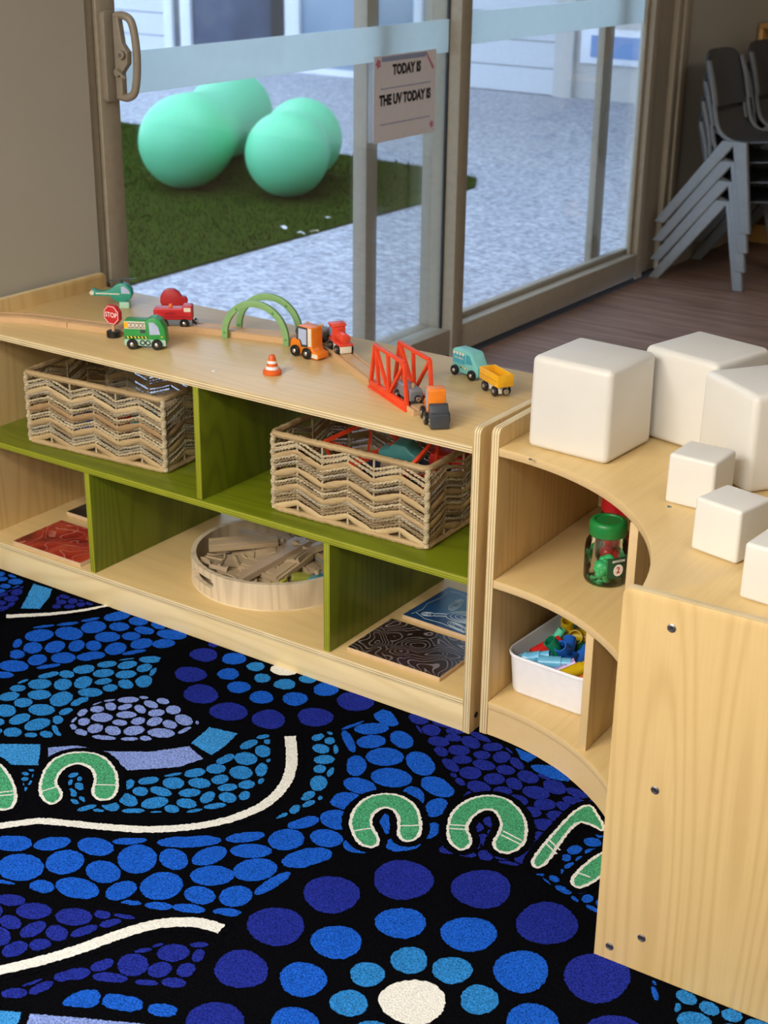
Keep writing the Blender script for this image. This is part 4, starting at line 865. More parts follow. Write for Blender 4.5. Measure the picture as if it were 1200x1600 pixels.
# --- yellow tipper wagon
t = thing('toy_wagon', 'yellow wooden toy tipper wagon beside the teal van', 'toy train', (-0.136, 0.282, TOPZ), radians(-30), GT); t.scale = (1.10,) * 3
tb = MB().box(-0.032, 0.032, -0.014, 0.014, 0.019, 0.022)
for b in ((-0.032, 0.032, -0.0155, -0.0125), (-0.032, 0.032, 0.0125, 0.0155), (-0.033, -0.030, -0.0155, 0.0155), (0.030, 0.033, -0.0155, 0.0155)): tb.box(*b, 0.019, 0.040)
tb.build('tub', K_YEL, t, bevel=0.0007)
for s in (-1, 1): MB().box(-0.030, 0.030, min(s * 0.0154, s * 0.0158), max(s * 0.0154, s * 0.0158), 0.0285, 0.0295).build('groove_line', paint('toy_dark_yellow', (196, 138, 20), 0.4), t)
MB().box(-0.027, 0.027, -0.009, 0.009, 0.006, 0.019).build('chassis', K_CREAM, t, bevel=0.001); wheels(t, (-0.017, 0.017), 0.0100, 0.0092, 0.005); coupler(t, 0.027, 0.0115)

# ================================================================== BASKETS
M_SEA = wood('seagrass_rope', (202, 184, 148), (112, 90, 64), 'x', freq=2, line=0.3, scale=40, stretch=0.3, streak=1.2, rough=0.75)
M_STRAW = wood('seagrass_leaf', (188, 160, 114), (114, 84, 52), 'x', freq=2, line=0.35, scale=30, stretch=0.25, streak=1.2, rough=0.7)
STRAWS = [M_STRAW, M_STRAW, wood('seagrass_leaf_brown', (164, 130, 88), (110, 80, 52), 'x', freq=2, line=0.35, scale=30, stretch=0.25, streak=1.2, rough=0.7), wood('seagrass_leaf_pale', (202, 176, 130), (150, 122, 84), 'x', freq=2, line=0.35, scale=30, stretch=0.25, streak=1.2, rough=0.7)]
SEAS = [M_SEA, wood('seagrass_rope_grey', (176, 164, 140), (92, 78, 60), 'x', freq=2, line=0.3, scale=40, stretch=0.3, streak=1.2, rough=0.75), wood('seagrass_rope_dark', (158, 136, 100), (80, 62, 42), 'x', freq=2, line=0.3, scale=40, stretch=0.3, streak=1.2, rough=0.75)]
def basket(loc, rz, W, D, H, label, seed):
    t = thing('seagrass_basket', label, 'basket', loc, rz, 'woven baskets on the green shelf'); r = random.Random(seed); ncol = 6
    sides = [((-W / 2, -D / 2), (W / 2, -D / 2), ncol), ((W / 2, -D / 2), (W / 2, D / 2), 4), ((W / 2, D / 2), (-W / 2, D / 2), ncol), ((-W / 2, D / 2), (-W / 2, -D / 2), 4)]
    rim = MB(); base = MB()
    for zz, mb, rad in ((H, rim, 0.0062), (0.006, base, 0.0055)):
        loop = [(x, y, zz) for (x, y) in rrect(-W / 2, W / 2, -D / 2, D / 2, 0.012, 3)]; P = []
        for i in range(len(loop)):
            a = Vector(loop[i]); b = Vector(loop[(i + 1) % len(loop)]); k = max(1, int((b - a).length / 0.0045))
            P += [a + (b - a) * (j / k) + Vector((0, 0, r.uniform(-.0008, .0008))) for j in range(k)]
        mb.tube(P, [rad * (1 + 0.10 * (i % 2) + r.uniform(-.05, .05)) for i in range(len(P))], 8, closed=True)
    rim.build('rim', M_STRAW, t); base.build('base_ring', M_STRAW, t)
    MB().box(-W / 2 + 0.006, W / 2 - 0.006, -D / 2 + 0.006, D / 2 - 0.006, 0.003, 0.007).build('bottom', M_STRAW, t)
    for (cx, cy) in ((-1, -1), (1, -1), (1, 1), (-1, 1)):
        P = [(cx * (W / 2 - 0.001) + 0.0012 * cos(i * 1.3), cy * (D / 2 - 0.001) + 0.0012 * sin(i * 1.3), 0.004 + (H - 0.004) * i / 36) for i in range(37)]
        MB().tube(P, [0.0052 * (1 + 0.14 * (i % 2)) for i in range(37)], 8).build('corner_post', M_SEA, t)
    for (a, b, nc) in sides:
        a = Vector((*a, 0)); b = Vector((*b, 0)); d = (b - a); L = d.length; d.normalize(); n = Vector((d.y, -d.x, 0)); amp = 0.0105
        for c in range(1, nc):
            p = a + d * (L * c / nc); MB().tube([p + Vector((0, 0, 0.006)) - n * 0.001, p + Vector((0, 0, H)) - n * 0.001], 0.0022, 6).build('stake', M_SEA, t)
        def zig(s):
            q = s / L * nc; k = int(min(q, nc - 1e-6)); fr = q - k; return amp * (1 - 2 * fr if k % 2 else 2 * fr - 1) * (1 if True else 0)
        z = 0.016; row = 0
        rows = []
        pitch = (H - 0.020) / 4.0
        for k in range(4):
            z0 = 0.017 + pitch * k; rows += [('leaf', z0), ('rope', z0 + pitch * 0.33), ('rope', z0 + pitch * 0.47), ('rope', z0 + pitch * 0.68)]
            if k % 2 == 0: rows.append(('rope', z0 + pitch * 0.80))
        for kind, z0 in rows:
            m = MB(); N = nc * 9; off = r.uniform(-0.0015, 0.0015)
            path = []
            for i in range(N + 1):
                s = 0.004 + (L - 0.008) * i / N; zc = z0 + off + zig(s); zc = min(max(zc, 0.009), H - 0.006); wv = 0.0022 * sin(pi * s / L * nc) * (1 if row % 2 else -1)
                path.append(a + d * s + n * wv + Vector((0, 0, zc + (r.uniform(-0.0009, 0.0009) if kind == 'rope' else 0))))
            if kind == 'leaf':
                m.tube(path, [0.0068 * (0.70 + 0.32 * abs(sin(pi * (i / 9.0)))) * r.uniform(0.92, 1.08) for i in range(N + 1)], 8, flat=(0.42, 1.0)); m.build('leaf_strand', r.choice(STRAWS), t, smooth=60)
            else:
                for ph in (0, pi):
                    P = []
                    fine = 4; 
                    for i in range(N * fine + 1):
                        q = i / fine; i0 = min(int(q), N - 1); p = path[i0].lerp(path[i0 + 1], q - i0); w_ = i * 0.62 + ph; P.append(p + n * cos(w_) * 0.0015 + Vector((0, 0, sin(w_) * 0.0015)))
                    m.tube(P[::2] if False else P, 0.0017, 5)
                m.build('rope_strand', r.choice(SEAS), t, smooth=60)
            row += 1
    return t
BW, BD, BH = 0.352, 0.262, 0.160
basket((-0.990, 0.186, ZM), radians(4.5), BW + 0.018, BD, BH, 'woven seagrass basket standing nearest the wall on the green shelf', 3)
basket((-0.321, 0.184, ZM), radians(1.5), BW, BD, BH, 'woven seagrass basket between the green divider and the corner shelf', 8)
# things inside the baskets
def block_in(name, label, cat, mb, mat, loc, rot, bev=0.002, grp=None): return tag(mb.build(name, mat, bevel=bev, loc=loc, rot=rot), label, cat, grp)
def truss_mb():
    m = MB(); 
    for a, b, w_ in (((-0.075, 0.006), (0.075, 0.006), 0.012), ((-0.06, 0.08), (0.06, 0.08), 0.006), ((-0.075, 0.006), (-0.06, 0.08), 0.006), ((0.075, 0.006), (0.06, 0.08), 0.006), ((-0.055, 0.08), (0, 0.01), 0.005), ((0, 0.01), (0.055, 0.08), 0.005)): bar(m, a, b, w_, -0.0035, 0.0035)
    return m
GB = 'toys stored in the baskets'
K_PLRED = paint('plastic_red', (196, 40, 34), 0.35); K_PLBLUE = paint('plastic_blue', (50, 100, 180), 0.35); K_PLNAVY = paint('plastic_navy', (26, 34, 60), 0.4); K_PLTEAL = paint('plastic_teal', (86, 160, 156), 0.4)
def bz(h): return ZM + 0.008 + h
block_in('toy_bridge', 'red plastic bridge side lying in the seagrass basket next to the corner shelf', 'toy bridge', truss_mb(), K_BRIDGE, (-0.205, 0.185, bz(0.082)), (radians(12), radians(-38), radians(70)), 0, GB)
block_in('toy_block', 'red plastic brick lying in the basket next to the corner shelf', 'toy block', MB().box(-0.04, 0.04, -0.02, 0.02, 0, 0.025), K_PLRED, (-0.205, 0.235, bz(0.096)), (0.1, 0.1, 0.5), 0.003, GB)
block_in('toy_car', 'teal toy car body lying in the basket next to the corner shelf', 'toy car', MB().prism([(-0.045, 0), (-0.045, 0.014), (-0.024, 0.018), (-0.012, 0.032), (0.018, 0.032), (0.03, 0.018), (0.046, 0.012), (0.046, 0)], -0.02, 0.02, 'y'), K_PLTEAL, (-0.315, 0.235, bz(0.088)), (0.1, 0.0, 0.1), 0.004, GB)
block_in('toy_block', 'navy plastic slab lying in the basket next to the corner shelf', 'toy block', MB().box(-0.075, 0.075, -0.05, 0.05, 0, 0.02), K_PLNAVY, (-0.285, 0.205, bz(0.062)), (0.05, 0.1, 0.2), 0.004, GB)
block_in('toy_beam', 'wooden notched toy beam lying in the basket next to the corner shelf', 'toy block', MB().prism([(-0.06, 0), (0.06, 0), (0.06, 0.018), (0.04, 0.018), (0.04, 0.012), (0.02, 0.012), (0.02, 0.018), (0.0, 0.018), (0, 0.012), (-0.02, 0.012), (-0.02, 0.018), (-0.06, 0.018)], -0.009, 0.009, 'y'), K_BEECHG, (-0.24, 0.15, bz(0.088)), (0, 0.05, 0.2), 0.001, GB)
block_in('toy_bridge', 'red plastic bridge side poking up at the back of the divider basket', 'toy bridge', truss_mb(), K_BRIDGE, (-0.385, 0.225, bz(0.070)), (radians(20), radians(-30), radians(20)), 0, GB)
block_in('toy_block', 'wooden slab at the bottom of the basket next to the corner shelf', 'toy block', MB().box(-0.13, 0.13, -0.09, 0.09, 0, 0.05), K_BEECHG, (-0.32, 0.184, bz(0.0)), (0, 0, 0.03), 0.004, GB)
for k, (x, y, h, a, mt, nm) in enumerate(((-1.06, 0.10, 0.03, 0.2, K_PLBLUE, 'blue'), (-0.90, 0.14, 0.05, 0.6, K_PLTEAL, 'teal'), (-0.98, 0.17, 0.03, -0.3, K_PLRED, 'red'), (-1.04, 0.22, 0.03, 0.4, K_DGREY, 'dark grey'), (-0.90, 0.22, 0.075, 0.1, K_BEECHG, 'pale wooden'))):
    block_in('toy_block', nm + ' toy block lying in the basket nearest the wall', 'toy block', MB().prism([(-0.04, 0), (0.04, 0), (0.04, 0.022), (0.022, 0.034), (-0.022, 0.034), (-0.04, 0.022)], -0.022, 0.022, 'y'), mt, (x, y, bz(h)), (0.05, 0.05, a), 0.003, GB)
block_in('toy_block', 'wide wooden slab at the bottom of the basket nearest the wall', 'toy block', MB().box(-0.13, 0.13, -0.09, 0.09, 0, 0.026), K_BEECHG, (-0.985, 0.188, bz(0.0)), (0, 0, radians(4.5)), 0.004, GB)

# ================================================================== ROUND TRAY WITH TRACKS
M_TRAY = wood('paulownia', (216, 196, 164), (160, 132, 102), 'z', freq=10, line=0.45, scale=9, stretch=0.12, streak=0.7, rough=0.6)
TRX, TRY, TRR, TRH = -0.633, 0.234, 0.186, 0.060
tray = thing('round_tray', 'round pale wooden tray with cut-out handles, full of track pieces', 'tray', (TRX, TRY, ZB))
def tray_wall():
    N, KZ, ro, ri = 180, 12, TRR, TRR - 0.011; m = MB(); zs = [TRH * k / KZ for k in range(KZ + 1)]
    def hole(i, k):
        for a0 in (TRA, TRA + pi):
            a = (2 * pi * (i + 0.5) / N - a0 + pi) % (2 * pi) - pi; s = a * ro; z = TRH * (k + 0.5) / KZ - 0.035
            q = max(abs(s) - 0.034, 0); 
            if q * q + z * z < 0.0105 ** 2: return True
        return False
    V = [[(r * cos(2 * pi * i / N), r * sin(2 * pi * i / N), z) for z in zs for i in range(N)] for r in (ro, ri)]
    nv = len(V[0]); m.v = V[0] + V[1]; id_ = lambda s, i, k: s * nv + k * N + i % N; F_ = []
    solid = lambda i, k: 0 <= k < KZ and not hole(i % N, k)
    for i in range(N):
        for k in range(KZ):
            if not solid(i, k): continue
            F_ += [(id_(0, i, k), id_(0, i + 1, k), id_(0, i + 1, k + 1), id_(0, i, k + 1)), (id_(1, i, k), id_(1, i, k + 1), id_(1, i + 1, k + 1), id_(1, i + 1, k))]
            if not solid(i, k + 1): F_.append((id_(0, i, k + 1), id_(0, i + 1, k + 1), id_(1, i + 1, k + 1), id_(1, i, k + 1)))
            if not solid(i, k - 1): F_.append((id_(0, i, k), id_(1, i, k), id_(1, i + 1, k), id_(0, i + 1, k)))
            if not solid(i + 1, k): F_.append((id_(0, i + 1, k), id_(1, i + 1, k), id_(1, i + 1, k + 1), id_(0, i + 1, k + 1)))
            if not solid(i - 1, k): F_.append((id_(0, i, k), id_(0, i, k + 1), id_(1, i, k + 1), id_(1, i, k)))
    m.f = F_; m.m = [0] * len(F_); return m
TRA = radians(-112)
tray_wall().build('wall', M_TRAY, tray, smooth=50)
MB().lathe([(0, 0), (TRR + 0.001, 0), (TRR + 0.001, 0.003), (TRR - 0.008, 0.004), (0, 0.004)], 90).build('bottom', wood('tray_bottom', (224, 204, 166), (190, 160, 118), 'x', freq=5, streak=0.5), tray)
K_TRACK = wood('track_beech', (178, 154, 120), (138, 114, 84), 'x', freq=3, line=0.3, scale=20, stretch=0.15, streak=0.6, rough=0.55)
def straight_track(L):
    m = MB().prism(track_section(), -L / 2, L / 2 - 0.0, 'x'); m.cyl((L / 2 + 0.010, 0, 0.001), (0, 0, 1), 0.006, 0.010, 16); m.box(L / 2 - 0.002, L / 2 + 0.008, -0.003, 0.003, 0.001, 0.011); return m
def curve_track(rad, ang):
    sec = track_section(); n = len(sec); K = 14; v = []
    for i in range(K + 1):
        a = -ang / 2 + ang * i / K; q = Vector((cos(a), sin(a), 0))
        for (o, z) in sec: v.append(q * (rad + o) + Vector((-rad, 0, z)))
    f = [(i * n + j, (i + 1) * n + j, (i + 1) * n + (j + 1) % n, i * n + (j + 1) % n) for i in range(K) for j in range(n)] + [tuple(range(n)), tuple(range((K + 1) * n - 1, K * n - 1, -1))]
    return MB().add(v, f)
def cross_track():
    "X crossing: a star-shaped block with hollowed sides and raised lips"
    pts = []
    for k in range(4):
        a = k * pi / 2; R_ = lambda x, y: (x * cos(a) - y * sin(a), x * sin(a) + y * cos(a)); pts += [R_(0.05, -0.020), R_(0.05, 0.020), R_(0.034, 0.022), R_(0.025, 0.027)]
    m = MB().prism(pts, 0, 0.009, 'z')
    for k in range(4):
        a = k * pi / 2; m2 = MB(); arc = [(0.05 - 0.030 * sin(pi / 2 * i / 6), 0.05 - 0.030 * cos(pi / 2 * i / 6), 0.0105) for i in range(7)]; m2.tube(arc, 0.002, 6); m2.xf(Matrix.Rotation(a, 4, 'Z')); m.merge(m2)
    m.box(-0.045, 0.045, -0.0025, 0.0025, 0.009, 0.012).box(-0.0025, 0.0025, -0.045, 0.045, 0.009, 0.012); return m
GTK = 'track pieces in the round tray'
def tp(mb, u, v, h, rot, label, mat=K_TRACK):
    p = onz(u, v, ZB + 0.004 + h); rd = max(sqrt(q[0] ** 2 + q[1] ** 2) for q in mb.v); dx, dy = p.x - TRX, p.y - TRY; dd = sqrt(dx * dx + dy * dy); lim = max(0.0, TRR - 0.013 - rd)
    if dd > lim: p.x, p.y = TRX + dx * lim / dd, TRY + dy * lim / dd          # stay inside the tray's wall
    return tag(mb.build('track_piece', mat, loc=p, rot=rot, smooth=30), label, 'toy track', GTK)
d_ = radians
tp(straight_track(0.150), 372, 850, 0.050, (d_(6), d_(-3), d_(40)), 'long straight track piece lying on top across the round tray')
tp(MB().prism([(-0.095, -0.026), (0.095, -0.026), (0.095, -0.010), (0.105, 0), (0.095, 0.010), (0.095, 0.026), (-0.095, 0.026), (-0.095, 0.008), (-0.085, 0), (-0.095, -0.008)], 0, 0.012, 'z'), 424, 878, 0.036, (d_(-8), d_(-10), d_(78)), 'broad smooth-sided track piece turned face down in the round tray', K_BEECHG)
tp(straight_track(0.105), 453, 888, 0.030, (d_(4), d_(-14), d_(82)), 'short straight track piece slanting beside the face-down one', K_TRACK)
tp(cross_track(), 352, 883, 0.030, (d_(-12), d_(6), d_(20)), 'cross-shaped track piece with curved grooves in the round tray')
tp(cross_track(), 374, 893, 0.026, (d_(14), d_(9), d_(60)), 'tilted cross-shaped track piece under the long straight one')
tp(curve_track(0.09, 1.2), 497, 868, 0.036, (d_(-20), d_(-8), d_(-60)), 'curved track piece leaning against the green divider side of tray')
tp(curve_track(0.11, 1.0), 395, 828, 0.030, (d_(10), d_(8), d_(110)), 'curved track piece at the back rim of the round tray')
tp(straight_track(0.10), 352, 835, 0.016, (0, d_(-6), d_(15)), 'short straight track piece low at the back of the round tray')
tp(straight_track(0.12), 405, 905, 0.006, (0, 0, d_(25)), 'straight track piece lying on the bottom of the round tray')
tp(straight_track(0.11), 470, 850, 0.012, (0, d_(4), d_(-20)), 'straight track piece buried low at the back of the tray')
tp(curve_track(0.12, 0.9), 440, 905, 0.005, (0, 0, d_(200)), 'curved track piece lying on the bottom of the round tray')
tp(curve_track(0.085, 1.5), 486, 862, 0.047, (d_(-14), d_(10), d_(150)), 'rounded curve track piece on top beside the green divider')
tp(straight_track(0.13), 475, 880, 0.020, (d_(5), d_(-4), d_(-30)), 'straight track piece under the short slanting one')
tp(straight_track(0.14), 420, 862, 0.018, (0, d_(3), d_(-12)), 'straight track piece under the broad face-down one')
tp(cross_track(), 398, 868, 0.034, (d_(8), d_(-12), d_(35)), 'cross-shaped track piece under the long straight piece end')
tp(curve_track(0.10, 1.1), 330, 872, 0.012, (d_(4), d_(6), d_(170)), 'curved track piece against the handle side of tray')
tp(straight_track(0.09), 410, 893, 0.026, (d_(10), d_(8), d_(10)), 'short straight track piece between the two crossings and broad piece')
for k, (u, v, col, nm) in enumerate(((433, 908, (176, 170, 60), 'olive yellow'), (470, 905, (150, 150, 60), 'moss green'), (495, 910, (70, 150, 160), 'blue-green'), (440, 862, (214, 150, 70), 'amber'))):
    p = onz(u, v, ZB + 0.018); tag(MB().prism(rrect(-0.022, 0.022, -0.012, 0.012, 0.006), 0, 0.012, 'z').build('toy_block', paint('tray_' + nm.replace(' ', '_'), col, 0.4), bevel=0.002, loc=p, rot=(0.1, 0.1, k * 0.8)), nm + ' wooden toy piece among the tracks in the tray', 'toy block', 'toy pieces in the round tray')

# ================================================================== PICTURE BOARDS
def art(name, kind):
    t = NT(name); v = t.coord('Object')
    ns = t.node('ShaderNodeTexNoise', {'Vector': v, 'Scale': 9.0, 'Detail': 1.0}); w_ = t.mix(0.18, v, ns.outputs[1])
    if kind == 'dark':
        vo = t.node('ShaderNodeTexVoronoi', {'Vector': w_, 'Scale': 15.0}); f = t.math('FRACT', t.math('MULTIPLY', vo.outputs[0], 8.0)); ln = t.math('GREATER_THAN', f, 0.82)
        c = t.mix(t.math('MULTIPLY', ln, 0.75), t.ramp(t.noise(v, 6, 2), [(0.4, srgb(34, 22, 18)), (0.6, srgb(58, 40, 34)), (0.75, srgb(60, 46, 66))]), srgb(150, 140, 140))
    elif kind == 'blue':
        n1 = t.noise(w_, 7, 2); c = t.ramp(n1, [(0.3, srgb(16, 44, 66)), (0.5, srgb(24, 62, 104)), (0.7, srgb(34, 92, 116))])
    elif kind == 'red':
        wv = t.node('ShaderNodeTexNoise', {'Vector': w_, 'Scale': 12.0, 'Detail': 1.5}); f = t.math('FRACT', t.math('MULTIPLY', wv.outputs[0], 9.0)); ln = t.math('GREATER_THAN', f, 0.86)
        c = t.ramp(t.noise(v, 14, 2), [(0.3, srgb(96, 20, 20)), (0.5, srgb(164, 44, 34)), (0.7, srgb(186, 70, 44))]); c = t.mix(t.math('MULTIPLY', ln, 0.45), c, srgb(220, 150, 130))
    else:
        c = t.ramp(t.noise(w_, 14, 2), [(0.35, srgb(30, 26, 26)), (0.6, srgb(70, 56, 54)), (0.7, srgb(170, 164, 160))])
    t.set(Base_Color=c, Roughness=0.28); return t.mat
M_BRD = paint('board_edge_wood', (206, 176, 138), 0.5)
def board(c, sx, sy, rz, kind, label, z=ZB, th=0.009):
    t = thing('picture_board', label, 'picture board', (c[0], c[1], z), rz, 'picture boards on the bottom shelf')
    MB().box(-sx / 2, sx / 2, -sy / 2, sy / 2, 0, th).build('board', M_BRD, t, bevel=0.0006); MB().box(-sx / 2 + 0.001, sx / 2 - 0.001, -sy / 2 + 0.001, sy / 2 - 0.001, th, th + 0.0004).build('printed_face', art('art_' + kind, kind), t, smooth=0); return t
board((-0.193, 0.106), 0.215, 0.155, 0.0, 'dark', 'dark brown picture board with swirling contour lines')
bb = board((-0.172, 0.290), 0.235, 0.168, radians(-2), 'blue', 'blue picture board with a white turtle drawing')
board((-1.107, 0.082), 0.212, 0.150, 0.0, 'red', 'red picture board with pale line figures')
board((-1.135, 0.275), 0.212, 0.150, 0.0, 'black', 'black picture board lying behind the red one')
M_LINE = paint('turtle_white', (176, 190, 196), 0.4)
def outline(m, pts, r=0.0007, closed=True): m.tube([(x, y, 0.0096) for (x, y) in pts], r, 5, closed=closed)
tm = MB(); el = lambda cx, cy, a, b, rot=0, n=28: [(cx + a * cos(2 * pi * i / n) * cos(rot) - b * sin(2 * pi * i / n) * sin(rot), cy + a * cos(2 * pi * i / n) * sin(rot) + b * sin(2 * pi * i / n) * cos(rot)) for i in range(n)]
for k in (1.0, 0.82, 0.62, 0.4): outline(tm, el(0.003, -0.012, 0.052 * k, 0.027 * k, 0.40))
outline(tm, el(-0.076, -0.051, 0.014, 0.0085, 0.45)); outline(tm, el(-0.078, -0.052, 0.008, 0.0045, 0.45)); outline(tm, el(-0.080, -0.050, 0.0016, 0.0014), 0.0009)
outline(tm, [(-0.066, -0.040), (-0.056, -0.033), (-0.046, -0.028)], closed=False); outline(tm, [(-0.062, -0.051), (-0.052, -0.043), (-0.042, -0.038)], closed=False)
for k in (1.0, 0.76, 0.5): outline(tm, el(-0.055, 0.020, 0.028 * k, 0.0115 * k, 1.75)); outline(tm, el(0.004, -0.062, 0.028 * k, 0.0105 * k, -0.25))
outline(tm, el(0.050, 0.038, 0.018, 0.008, 1.9)); outline(tm, el(0.068, -0.010, 0.018, 0.008, -0.3))
outline(tm, [(-0.100, 0.066), (-0.084, 0.070), (-0.060, 0.066), (-0.02, 0.071), (0.05, 0.066), (0.105, 0.070)], 0.0005, False); outline(tm, [(-0.104, 0.060), (-0.099, 0.03), (-0.106, -0.01), (-0.098, -0.04), (-0.104, -0.07)], 0.0005, False); outline(tm, [(-0.100, -0.060), (-0.07, -0.072), (-0.03, -0.068), (0.03, -0.076)], 0.0005, False)
tm.build('turtle_drawing', M_LINE, bb)

# ================================================================== JARS
M_JAR = clear('jar_plastic', (0.95, 0.97, 0.97), 1.0)
def jar(loc, lid, label, scale=1.0):
    t = thing('counter_jar', label, 'jar', loc, 0, 'lidded counter jars on the corner shelf'); t.scale = (scale, scale, scale * 1.14)
    o = MB().lathe([(0.030, 0.0005), (0.036, 0.003), (0.0385, 0.010), (0.0385, 0.058), (0.0365, 0.068), (0.031, 0.077), (0.030, 0.080), (0.030, 0.096)], 48).build('jar_wall', M_JAR, t, smooth=60)
    MB().lathe([(0, 0.001), (0.030, 0.0005)], 48).build('jar_base', M_JAR, t)
    MB().lathe([(0, 0.101), (0.0235, 0.101), (0.0245, 0.1035), (0.030, 0.1035), (0.0325, 0.101), (0.0335, 0.097), (0.0335, 0.081), (0.0325, 0.080), (0.030, 0.080)], 48).build('lid', lid, t, smooth=50)
    return t
JG = paint('jar_green', (26, 128, 58), 0.35); JR = paint('jar_red', (190, 24, 34), 0.3)
JX, JY = 0.187, 0.135
jg = jar((JX, JY, ZM), JG, 'clear jar with green lid holding green broccoli counters')
jr = jar((0.170, 0.224, ZM), JR, 'clear jar with red lid behind the green-lidded jar', 1.12)
# broccoli label on the jar, turned towards the divider
JL = paint('label_green', (20, 74, 44), 0.4)
def jar_label(parent, a0, a1, z0, z1, R_=0.0389):
    n = 12; m = MB(); v = []
    for r_ in (R_, R_ + 0.0004):
        for zz_ in (z0, z1): v += [(r_ * cos(a0 + (a1 - a0) * i / n), r_ * sin(a0 + (a1 - a0) * i / n), zz_) for i in range(n + 1)]
    k = n + 1; f = []
    for i in range(n): f += [(i, i + 1, k + i + 1, k + i), (2 * k + i, 3 * k + i, 3 * k + i + 1, 2 * k + i + 1), (i, 2 * k + i, 2 * k + i + 1, i + 1), (k + i, k + i + 1, 3 * k + i + 1, 3 * k + i)]
    f += [(0, k, 3 * k, 2 * k), (n, 2 * k + n, 3 * k + n, k + n)]
    return m.add(v, f).build('label', JL, parent, smooth=30)
LA = radians(-30)
lab = jar_label(jg, LA - 0.50, LA + 0.50, 0.019, 0.052)
dsc = MB().cyl((0, 0, 0), (1, 0, 0), 0.0098, 0.0006, 28).build('number_disc', K_WHITE, lab, loc=(0.0390 * cos(LA), 0.0390 * sin(LA), 0.0315), rot=(0, 0, LA)); dsc.location.x += 0.0004 * cos(LA)
text_mesh('2', 0.0145, 'lettering', K_RED, lab, (0.0400 * cos(LA), 0.0400 * sin(LA), 0.0315), (pi / 2, 0, LA + pi / 2), 0.0004); text_mesh('BROCCOLI', 0.0052, 'lettering', K_WHITE, lab, (0.0396 * cos(LA), 0.0396 * sin(LA), 0.0468), (pi / 2, 0, LA + pi / 2), 0.0002)
def broccoli():
    m = MB().tube([(0, 0, 0), (0.001, 0, 0.012), (0, 0, 0.022)], [0.0075, 0.0062, 0.0075], 12)
    for (x, y, z, r_) in ((0, 0, 0.028, 0.0105), (0.0085, 0, 0.024, 0.0075), (-0.0085, 0, 0.024, 0.0075), (0, 0.0085, 0.024, 0.0075), (0, -0.0085, 0.024, 0.0075)): m.sphere((x, y, z), r_, 14, 8)
    return m
JB = paint('counter_green', (60, 186, 110), 0.35); me_ = broccoli()
first = None
for k, (x, y, z, rx, ry, rz) in enumerate(((-0.014, -0.018, 0.006, 0.2, 0.7, 0.2), (0.012, -0.014, 0.008, 0.1, -0.3, 1.2), (-0.012, 0.012, 0.006, 0.4, 0.2, 2.0), (0.014, 0.012, 0.006, -0.3, 0.5, 3.0), (-0.004, -0.004, 0.014, 2.6, 0.3, 0.5), (0.006, 0.000, 0.020, 0.3, -0.9, 1.0))):
    if first is None: o = me_.build('broccoli_counter', JB, smooth=60); first = o
    else: o = bpy.data.objects.new('broccoli_counter', first.data); COL.objects.link(o)
    o.location = (JX + x, JY + y, ZM + z); o.rotation_euler = (rx, ry, rz); tag(o, 'green plastic broccoli counter inside the green-lidded jar', 'counter', 'broccoli counters in the jar')
fr = None
for k, (x, y, z) in enumerate(((-0.016, -0.012, 0.018), (0.012, -0.016, 0.019), (0.0, 0.014, 0.018), (-0.010, -0.012, 0.046), (0.014, -0.006, 0.047), (-0.002, 0.012, 0.045))):
    if fr is None: fr = MB().lathe([(0, -0.014), (0.008, -0.0145), (0.0135, -0.008), (0.0155, 0.002), (0.0125, 0.010), (0.006, 0.0125), (0, 0.0095)], 20).build('tomato_counter', JR, smooth=60); o = fr
    else: o = bpy.data.objects.new('tomato_counter', fr.data); COL.objects.link(o)
    o.location = (0.170 + x, 0.224 + y, ZM + z); tag(o, 'round red plastic counter inside the red-lidded jar', 'counter', 'red counters in the jar')

# ================================================================== WHITE BIN WITH PIPES
M_BIN = paint('bin_white', (234, 234, 240), 0.4, var=0.02)
BNX0, BNX1, BNY0, BNY1, BNH = 0.034, 0.222, 0.062, 0.330, 0.084
bn = thing('storage_bin', 'white plastic bin with rounded corners full of pipe connectors', 'storage bin', ((BNX0 + BNX1) / 2, (BNY0 + BNY1) / 2, ZB), radians(-3))
def bin_mb():
    hx, hy = (BNX1 - BNX0) / 2, (BNY1 - BNY0) / 2; rings = []
    for (s, z) in ((-0.016, 0), (-0.010, 0.002), (-0.007, 0.008), (-0.001, BNH - 0.008), (0.0015, BNH - 0.007), (0.0025, BNH - 0.003), (0.001, BNH), (-0.0015, BNH - 0.001), (-0.003, BNH - 0.006), (-0.010, 0.010), (-0.016, 0.004)): rings.append([(x, y, z) for (x, y) in rrect(-hx - s, hx + s, -hy - s, hy + s, 0.034 + s, 8)])
    m = MB(); n = len(rings[0])
    for r_ in rings: m.v += r_
    m.f = [(i * n + j, i * n + (j + 1) % n, (i + 1) * n + (j + 1) % n, (i + 1) * n + j) for i in range(len(rings) - 1) for j in range(n)] + [tuple(range(n - 1, -1, -1)), tuple(range((len(rings) - 1) * n, len(rings) * n))]; m.m = [0] * len(m.f); return m
bin_mb().build('shell', M_BIN, bn, smooth=50)
PIPE = {'red': (206, 38, 36), 'sky blue': (104, 178, 214), 'blue': (36, 98, 190), 'green': (22, 120, 84), 'mint': (96, 196, 156), 'yellow': (214, 178, 24), 'lilac': (166, 134, 190), 'navy': (20, 66, 130), 'olive': (90, 120, 80), 'orange': (226, 110, 40)}
